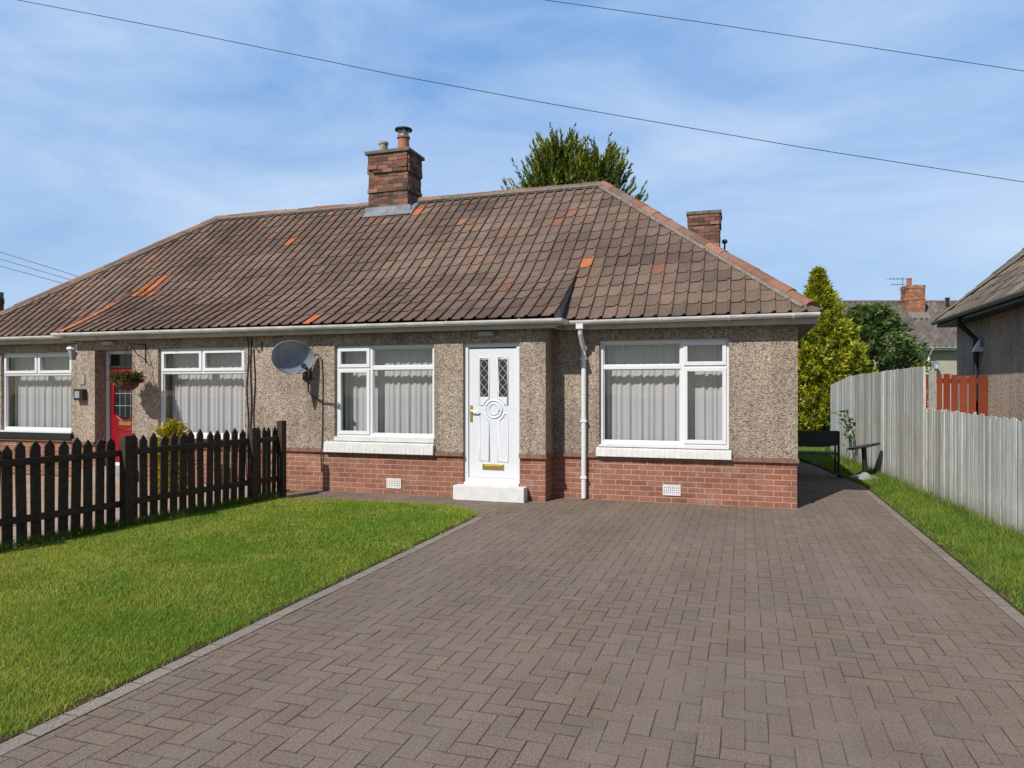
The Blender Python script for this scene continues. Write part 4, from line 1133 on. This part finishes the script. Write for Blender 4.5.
m_ = MB(); m_.tube([(-9.3, 3.75, erz + .02), (9.3, 3.75, erz + .02)], .1, 8); m_.build('ridge_tiles', 'ridge', fro); 
for o in fro.children:
    if o.name.startswith('ridge'): o.data.attributes['Col'].data.foreach_set('color', [.15, .12, .1, 1] * len(o.data.loops))
cx0 = 2.1
core = MB(); core.box(cx0 - .295, 2.4, 5.0, cx0 + .53, 3.3, 7.14); fch = core.build('chimney', 'mortar', fh)
st = MB(); CBs = CB; CB = [(.42, .19, .11), (.36, .15, .085), (.30, .13, .08), (.45, .23, .14)]
brickstack(st, cx0 - .3, cx0 + .535, 2.395, 3.305, 5.0, 7.15, lambda f, r: .03 if r > 24 or r == 17 else 0.0); st.build('brickwork', 'chbrick', fch); CB = CBs
m_ = MB(); m_.lathe([(.13, 0), (.12, .35), (.14, .36), (.14, .42)], cx0 - .08, 2.85, 7.15, 14); m_.build('chimney_pot', 'terracotta', fch)
m_ = MB(); m_.prism([(cx0 - .42, 2.0, 5.32), (cx0 - .42, 2.39, 5.54), (cx0 - .42, 2.39, 5.7), (cx0 - .42, 2.0, 5.36)], (1.08, 0, 0)); m_.box(cx0 - .42, 2.39, 5.2, cx0 - .335, 3.2, 5.85); m_.build('flashing', 'mortar', fch)
gu = MB(); gutter([(-9.3, -.45, ezf - .02), (9.3, -.45, ezf - .02)]); gu.build('gutter', 'upvc', fh)
m_ = MB(); m_.tube([(1.38, -.45, ezf - .08), (1.38, -.1, ezf - .5), (1.38, -.1, .1)], .05, 8); m_.box(-9.2, -.36, ezf - .18, 9.2, -.33, ezf - .05); m_.build('downpipe', 'upvc', fh)
m_ = MB(); m_.lathe([(.13, 0), (.13, .22), (.09, .24), (.09, .5), (.12, .52), (.12, .62)], 4.3, 3.2, 5.95, 12); m_.build('vent_pipe', 'black', fh)
for (wx0, wx1) in ((-.9, .3), (-5.5, -3.8), (4.2, 6.0)):
    m_ = MB(); bars(m_, wx0, wx1, 1.2, 2.6, -.03, .0, .07); wo = m_.build('window', 'upvc', fh)
    m_ = MB(); m_.box(wx0 + .07, -.012, 1.27, wx1 - .07, -.001, 2.53); m_.build('pane', 'darkglass', wo)
def far(x, y, z): return fc + R * x + F * y + Vector((0, 0, z))
m_ = MB(); p0 = far(1.55, 2.6, 6.0)
m_.tube([p0, p0 + Vector((0, 0, 1.6))], .014, 6)
for z, l, k_ in ((1.5, .75, 5), (1.2, .6, 4)):
    c = p0 + Vector((0, 0, z)); m_.tube([c - R * l, c + R * .1], .009, 5)
    for q in range(k_):
        e = c - R * (l * q / (k_ - 1)); m_.tube([e - F * .25, e + F * .25], .008, 4)
tag(m_.build('tv_aerial', 'cable', None, origin=p0), 'thin tv aerial on the brick chimney of the far house', 'aerial')
dc = far(1.62, -.30, 2.8); m_ = MB(); nn = (-F + R * -.5 + Vector((0, 0, .2))).normalized(); uu = nn.cross(Vector((0, 0, 1))).normalized(); vv = nn.cross(uu)
m_.lathe([(.02, -.06), (.12, -.04), (.21, .01), (.205, .015), (.115, -.03), (.02, -.045)], *dc, 18, ax=(uu * .62, vv, nn)); m_.tube([dc - nn * .06, dc + F * .3], .025, 6); tag(m_.build('satellite_dish', 'dish', None, origin=dc), 'small blue grey satellite dish on the far beige wall', 'satellite dish')

# far-left bungalow of which the chimney shows over the roof
lc = thing('left_house', (-33, 21.5, 0), 'house beyond the left end of the roof, its dark chimney showing', 'house')
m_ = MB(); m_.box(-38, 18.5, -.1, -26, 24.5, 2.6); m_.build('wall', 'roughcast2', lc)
m_ = MB(); pts = [(-38.3, 18.2, 2.6), (-25.7, 18.2, 2.6), (-25.7, 24.8, 2.6), (-38.3, 24.8, 2.6), (-35, 21.5, 5.1), (-29, 21.5, 5.1)]; m_.v += pts; m_.f += [(0, 1, 5, 4), (1, 2, 5), (2, 3, 4, 5), (3, 0, 4), (3, 2, 1, 0)]; m_.c += [(.15, .1, .08)] * 5; m_.build('roof', 'tile', lc)
lx, ly = -24.0, 20.5
d_ = 30.0; u_l = (-3 - 512) / 720.0
pp = F * d_ + R * (d_ * u_l)
# move the house so that its end chimney stands where the photograph shows it
lc.location = (pp.x + 1.5 - (-26.5) - 33 - 1.45, pp.y - .45, -.35)
core = MB(); core.box(-26.9, 21.1, 2.0, -26.1, 21.9, 5.95); 
lch = core.build('chimney', 'mortar', lc)
st = MB(); CB = [(.10, .05, .04), (.14, .065, .045), (.08, .05, .042)]
brickstack(st, -26.905, -26.095, 21.095, 21.905, 2.0, 5.7, lambda f, r: .03 if r > 42 else 0.0); st.build('brickwork', 'chbrick', lch); CB = CBs
m_ = MB(); m_.lathe([(.14, 0), (.12, .35), (.15, .4)], -26.3, 21.5, 5.95, 12); m_.build('chimney_pot', 'terracotta', lch)

# ------------------------------------------------------------------ trees and shrubs
def plume(tris, cols, base, d0, length, leaf, n, cset, spread=.6, droop=.35, tipc=None, width=.14):
    p = Vector(base); d_ = Vector(d0).normalized(); step = length / n
    for q in range(n):
        f = q / n
        d_ = (d_ + Vector((0, 0, droop * step * 1.6))).normalized()
        p = p + d_ * step
        k = 2 if f < .85 else 3
        for _ in range(k):
            s_ = d_.cross(Vector((rnd.gauss(0, 1), rnd.gauss(0, 1), rnd.gauss(0, 1)))).normalized()
            ld = (d_ + s_ * spread * rnd.uniform(.4, 1.1) * (1 - .5 * f) + Vector((0, 0, .15))).normalized()
            L = leaf * rnd.uniform(.6, 1.15) * (1 - .45 * f); wv = ld.cross(Vector((rnd.gauss(0, 1), rnd.gauss(0, 1), rnd.gauss(0, 1)))).normalized() * (L * width)
            tris.append((p - wv, p + wv, p + ld * L)); cols.append(jit(rnd.choice(tipc if (tipc and f > .6) else cset), .25))
def trunk(path, rs, parent, name='trunk'):
    m_ = MB(); m_.tube(path, rs, 10); return m_.build(name, 'bark', parent, smooth=True)
# conifer behind the roof, with two leaders
ct = thing('conifer_tree', (-5.4, 22.2, 0), 'tall dark green conifer with spiky tips behind the roof ridge', 'tree')
trunk([(-5.4, 22.2, -.1), (-5.45, 22.2, 3), (-5.5, 22.2, 6.5), (-5.5, 22.2, 9.4)], [.26, .22, .14, .02], ct)
trunk([(-5.4, 22.2, 4.0), (-4.7, 22.2, 6.0), (-4.35, 22.2, 9.0)], [.12, .1, .015], ct, 'limb')
tris, cols = [], []
GC = [(0.056, 0.094, 0.020), (0.075, 0.122, 0.022), (0.106, 0.150, 0.025), (0.050, 0.077, 0.022)]; GT = [(0.204, 0.234, 0.030), (0.156, 0.192, 0.026), (0.300, 0.288, 0.042), (0.108, 0.144, 0.024)]
for (lx_, ltop, lo, n, wmax) in ((-5.6, 8.85, 1.8, 760, 2.6), (-4.3, 8.4, 5.0, 260, 1.5), (-5.0, 7.9, 5.2, 200, 1.9)):
    for q in range(n):
        f = rnd.random() ** .62                      # 1 = top
        z = lo + (ltop - lo) * f
        a = rnd.uniform(0, 2 * PI); env = wmax * min(1, 2.4 * (1 - f)) ** .85
        r = env * rnd.uniform(.05, .85)
        upw = .38 + .85 * f + rnd.uniform(-.2, .35)
        plume(tris, cols, (lx_ + r * math.cos(a), 22.2 + r * math.sin(a), z), (math.cos(a), math.sin(a), upw), rnd.uniform(.7, 1.15), .27, 13, GC, 1.2, .2, GT, .2)
    plume(tris, cols, (lx_, 22.2, ltop - .5), (rnd.uniform(-.05, .05), 0, 1), .95, .26, 18, GC, .9, 0, GT, .16)
leafmesh('crown', np.array([[tuple(v) for v in t] for t in tris]), np.array(cols), 'leaf', ct)
def conebush(name, cx, cy, H, Rb, n, leaf, cset, label, cat, shape, tip=.5, per=9, parent_trunk=True, seed=0):
    t = thing(name, (cx, cy, 0), label, cat)
    trunk([(cx, cy, -.1), (cx, cy, H * .5), (cx, cy, H * .9)], [.04 * Rb + .05, .05 * Rb + .02, .01], t)
    tris, cols = [], []
    for q in range(n):
        z = H * rnd.random() ** 1.15; f = z / H; a = rnd.uniform(0, 2 * PI)
        lump = 1 + .25 * mnoise.noise(Vector((math.cos(a) * 1.7 + seed, math.sin(a) * 1.7, z * 1.5))) + .5 * mnoise.noise(Vector((math.cos(a) * 4 + seed, math.sin(a) * 4, z * 3.6)))
        r0 = Rb * shape(f) * lump
        r = r0 * (rnd.random() ** .22)
        if rnd.random() < .06: r = r0 * rnd.uniform(1.0, 1.18) + .03
        c = Vector((cx + r * math.cos(a), cy + r * math.sin(a), z)); out = Vector((math.cos(a), math.sin(a), tip)).normalized()
        tone = rnd.choice(cset); kk = 1 + .4 * mnoise.noise(c * 2.6)
        for _ in range(per):
            d_ = (out + Vector((rnd.gauss(0, .55), rnd.gauss(0, .55), rnd.gauss(0, .5)))).normalized()
            p_ = c + Vector((rnd.gauss(0, .05), rnd.gauss(0, .05), rnd.gauss(0, .05)))
            L = leaf * rnd.uniform(.6, 1.3); w_ = d_.cross(Vector((rnd.gauss(0, 1), rnd.gauss(0, 1), rnd.gauss(0, 1)))).normalized() * L * .27
            tris.append((tuple(p_ - w_), tuple(p_ + w_), tuple(p_ + d_ * L))); cols.append(jit(tuple(x * kk for x in tone), .2))
    leafmesh('crown', np.array(tris), np.array(cols), 'leaf', t)
    return t
GOLD = [(.40, .40, .03), (.31, .33, .028), (.50, .47, .04), (.21, .26, .024), (.12, .165, .018)]
def gshape(f):
    if f > .72: return .46 * ((1 - f) / .28) ** 1.05 + .005
    return .46 + .56 * min(1, (.72 - f) / .4) ** .8 if f > .1 else .85
conebush('golden_conifer', 2.12, 23.6, 5.15, 1.42, 5200, .125, GOLD, 'tall golden yellow conifer beside the corner of the house', 'tree', gshape, .6, 10, seed=2)
DK = [(0.074, 0.128, 0.038), (0.101, 0.162, 0.046), (0.135, 0.203, 0.054), (0.057, 0.095, 0.030), (0.203, 0.257, 0.088)]
def rshape(f): return math.sqrt(max(0, 1 - ((f - .45) / .56) ** 2))
bt = conebush('lilac_bush', 3.74, 25.4, 4.2, 1.22, 3000, .15, DK, 'dark green round bush with small white blooms behind the grey fence', 'bush', rshape, .3, 9, seed=5)
tris, cols = [], []
for q in range(34):
    a = rnd.uniform(-2.6, .2); f = rnd.uniform(.35, .8); r = 1.04 * rshape(f)
    c = Vector((3.78 + r * math.cos(a), 25.4 + r * math.sin(a), 4.2 * f))
    for _ in range(14):
        d_ = Vector((rnd.gauss(0, 1), rnd.gauss(0, 1), rnd.gauss(0, 1))).normalized(); s_ = d_.orthogonal() * .02; p_ = c + d_ * rnd.uniform(0, .07)
        tris.append((tuple(p_ - s_), tuple(p_ + s_), tuple(p_ + d_ * .045))); cols.append((.62, .62, .52))
leafmesh('blossom', np.array(tris), np.array(cols), 'leaf', bt)
conebush('garden_shrub', 3.78, 20.2, 2.58, .5, 600, .12, [(.045, .08, .02), (.07, .11, .025), (.035, .06, .018)], 'loose green shrub right of the dark bush behind the fence', 'bush', rshape, .5, 8, seed=8)
conebush('garden_shrub', 3.25, 15.6, 2.12, .22, 200, .08, [(.2, .24, .03), (.14, .19, .03)], 'small yellow green shrub showing over the red slats', 'bush', rshape, .6, 8, seed=9)
YL = [(.42, .33, .015), (.34, .28, .015), (.50, .38, .02), (.22, .2, .015)]
conebush('dwarf_conifer', -8.44, 9.0, 1.04, .20, 700, .06, YL, 'round yellow shrub behind the picket fence', 'shrub', rshape, .5, 8, seed=11)
# climbing weed against the grey fence
wv = thing('climbing_weed', (2.12, 15.6, 0), 'thin leafy weed climbing the grey fence beside the pedestal table', 'plant')
m_ = MB(); stem = [(2.12, 15.9, 0), (2.13, 15.95, .4), (2.08, 16.1, .75), (2.0, 16.25, 1.12)]; m_.tube(stem, .01, 5)
m_.build('stem', 'bark', wv)
def f2():
    q = rnd.random(); i_ = 2 if q > .35 else 1; a, b_ = Vector(stem[i_]), Vector(stem[i_ + 1]); p = a.lerp(b_, rnd.random()); p += Vector((rnd.gauss(0, .06), rnd.gauss(0, .06), rnd.gauss(0, .04))); p.x -= .05
    return p, Vector((-.6, -.5, .3))
t_, c2 = leafcloud(75, f2, .10, [(.05, .1, .02), (.08, .14, .025), (.035, .07, .015)], aspect=1.6)
leafmesh('leaves', t_, c2, 'leaf', wv)

# ------------------------------------------------------------------ garden furniture in the side passage
gt = thing('pedestal_table', (2.02, 14.15, 0), 'small round pedestal table with tilted dark top by the grey fence', 'table')
tx, ty = 2.03, 14.1
m_ = MB(); m_.lathe([(.25, 0), (.255, .02), (.22, .045), (.1, .07), (.045, .11), (.035, .14)], tx, ty, 0.0, 24); m_.build('base', M['greyplastic'], gt, smooth=True)
m_ = MB(); m_.tube([(tx, ty, .12), (tx - .02, ty, .56)], .042, 12); m_.build('pedestal', 'black', gt)
m_ = MB(); ax = Vector((-.22, .05, 1)).normalized(); uu = ax.cross(Vector((0, 1, 0))).normalized(); vv = ax.cross(uu)
m_.lathe([(.06, -.03), (.25, -.02), (.275, -.005), (.275, .012), (.02, .014)], tx - .02, ty, .585, 28, ax=(uu, vv, ax)); m_.build('tabletop', 'black', gt)
gb = thing('garden_bench', (1.2, 14.3, 0), 'black metal garden bench in the shade of the side passage', 'bench')
bx0, bx1, by = .74, 1.62, 14.3
for xx in (bx0, bx1):
    m_ = MB(); m_.tube([(xx, by, .0), (xx, by, .83)], .022, 8); m_.build('leg', 'black', gb)
    m_ = MB(); m_.tube([(xx, by + .48, .0), (xx, by + .48, .43)], .02, 8); m_.build('leg', 'black', gb)
    m_ = MB(); m_.tube([(xx, by, .62), (xx, by + .5, .62), (xx, by + .5, .42)], .02, 8); m_.build('armrest', 'black', gb)
m_ = MB(); n = 10
pr = [(bx0 + (bx1 - bx0) * q / n, by - .012, .58 - .05 * math.sin(PI * q / n)) for q in range(n + 1)]
m_.prism([(bx0, by - .012, .82)] + pr + [(bx1, by - .012, .84)], (0, .024, 0)); m_.build('backrest', 'black', gb)
m_ = MB()
for q in range(5): m_.box(bx0, by + .03 + q * .095, .40, bx1, by + .105 + q * .095, .425)
m_.build('seat', 'black', gb)
m_ = MB(); m_.tube([(.72, by - .1, .42), (1.66, by - .25, .04)], .02, 6); m_.tube([(1.66, by - .25, .02), (1.66, by + .1, .02)], .02, 6)
tag(m_.build('garden_hose_reel_bar', 'black', None, origin=(1.66, by - .25, 0)) if False else m_.build('leaning_pole', 'black', None, origin=(1.66, by - .25, 0)), 'dark pole leaning against the black bench', 'pole')

# ------------------------------------------------------------------ overhead cables
def wire(pts, d, r, label, name='overhead_cable'):
    m_ = MB(); P_ = []
    for (x, y) in pts: P_.append(F * d + R * (d * (x - 512) / 720.0) + Vector((0, 0, 1.6 + (389 - y) * d / 720.0)))
    m_.tube(P_, r, 6); o = m_.build(name, 'cable', None, origin=P_[0]); tag(o, label, 'cable', 'overhead cables')
wire([(-500, -118), (-200, -45), (18, 0), (190, 33), (400, 76), (540, 102), (800, 147), (1024, 182), (1300, 216), (1600, 245)], 13.0, .006, 'long overhead cable crossing the whole sky above the chimney')
wire([(-300, -170), (100, -80), (545, 0), (700, 22), (860, 46), (1024, 71), (1300, 106), (1600, 138)], 14.0, .006, 'upper overhead cable across the top right of the sky')
wire([(-300, 152), (0, 252), (80, 277), (160, 299)], 27.0, .011, 'top one of the three thin cables at the left edge of the sky')
wire([(-300, 160), (0, 259), (78, 282), (160, 303)], 27.0, .011, 'middle one of the three thin cables at the left edge of the sky')
wire([(-300, 168), (0, 266), (76, 287), (160, 306)], 27.0, .011, 'lowest of the three thin cables at the left edge of the sky')

# ------------------------------------------------------------------ sky, sun, camera
w = bpy.data.worlds.new('World'); sc.world = w; w.use_nodes = True
nt = w.node_tree; nt.nodes.clear()
out = nt.nodes.new('ShaderNodeOutputWorld'); bg = nt.nodes.new('ShaderNodeBackground'); sky = nt.nodes.new('ShaderNodeTexSky')
sky.sky_type = 'NISHITA'; sky.sun_disc = False; sky.sun_elevation = EL; sky.sun_rotation = PI + AZ
sky.air_density = 1.0; sky.dust_density = .4; sky.ozone_density = 3.0
L = nt.links.new
tc = nt.nodes.new('ShaderNodeTexCoord'); mp_ = nt.nodes.new('ShaderNodeMapping'); mp_.inputs['Scale'].default_value = (1.3, 2.0, 4.6); mp_.inputs['Rotation'].default_value = (.12, .30, .4)
n1 = nt.nodes.new('ShaderNodeTexNoise'); n1.inputs['Scale'].default_value = 1.7; n1.inputs['Detail'].default_value = 9; n1.inputs['Roughness'].default_value = .56; n1.inputs['Distortion'].default_value = .35
rp = nt.nodes.new('ShaderNodeValToRGB'); rp.color_ramp.elements[0].position = .34; rp.color_ramp.elements[1].position = .72
L(tc.outputs['Generated'], mp_.inputs[0]); L(mp_.outputs[0], n1.inputs['Vector']); L(n1.outputs['Fac'], rp.inputs[0])
# a thin high veil over the northern half of the sky, away from the sun, with cirrus in it
sx_ = nt.nodes.new('ShaderNodeSeparateXYZ'); L(tc.outputs['Generated'], sx_.inputs[0])
mr = nt.nodes.new('ShaderNodeMapRange'); mr.interpolation_type = 'SMOOTHSTEP'; L(sx_.outputs[1], mr.inputs['Value'])
mr.inputs['From Min'].default_value = -.1; mr.inputs['From Max'].default_value = .55; mr.inputs['To Max'].default_value = .78
m1 = nt.nodes.new('ShaderNodeMix'); m1.data_type = 'RGBA'; m1.inputs[7].default_value = (3.0, 5.55, 10.6, 1)
hz = nt.nodes.new('ShaderNodeMapRange'); hz.interpolation_type = 'SMOOTHSTEP'; L(sx_.outputs[2], hz.inputs['Value'])
hz.inputs['From Min'].default_value = 0; hz.inputs['From Max'].default_value = .42; hz.inputs['To Min'].default_value = .85; hz.inputs['To Max'].default_value = 0
vm = nt.nodes.new('ShaderNodeMix'); vm.data_type = 'RGBA'; vm.inputs[6].default_value = (3.1, 6.1, 11.4, 1); vm.inputs[7].default_value = (6.3, 8.8, 12.2, 1)
L(hz.outputs[0], vm.inputs[0]); L(vm.outputs[2], m1.inputs[7])
L(mr.outputs[0], m1.inputs[0]); L(sky.outputs[0], m1.inputs[6])
mu = nt.nodes.new('ShaderNodeMath'); mu.operation = 'MULTIPLY'; L(rp.outputs[0], mu.inputs[0]); L(mr.outputs[0], mu.inputs[1])
mx = nt.nodes.new('ShaderNodeMix'); mx.data_type = 'RGBA'; mx.inputs[7].default_value = (8.0, 9.8, 12.4, 1)
L(mu.outputs[0], mx.inputs[0]); L(m1.outputs[2], mx.inputs[6])
L(mx.outputs[2], bg.inputs['Color']); bg.inputs['Strength'].default_value = .08; L(bg.outputs[0], out.inputs[0])
sd_ = bpy.data.lights.new('sun', 'SUN'); sd_.energy = 4.7; sd_.angle = math.radians(.5); sd_.color = (1, .955, .88)
so_ = bpy.data.objects.new('sun', sd_); col.objects.link(so_)
sv = Vector((-math.sin(AZ) * math.cos(EL), -math.cos(AZ) * math.cos(EL), math.sin(EL)))
so_.rotation_euler = sv.to_track_quat('Z', 'Y').to_euler(); so_.location = sv * 40
cd = bpy.data.cameras.new('camera'); cam = bpy.data.objects.new('camera', cd); col.objects.link(cam)
cd.sensor_width = 36; cd.lens = 36 * 720 / 1024; cd.shift_y = 5 / 1024; cd.clip_end = 2000; cd.clip_start = .05
cam.location = (0, 0, 1.6); cam.rotation_euler = (PI / 2, 0, YAW)
sc.camera = cam
sc.view_settings.view_transform = 'Standard'; sc.view_settings.look = 'None'; sc.view_settings.gamma = 1; sc.view_settings.exposure = 0
sc.cycles.max_bounces = 8; sc.cycles.transparent_max_bounces = 16; sc.cycles.use_denoising = True
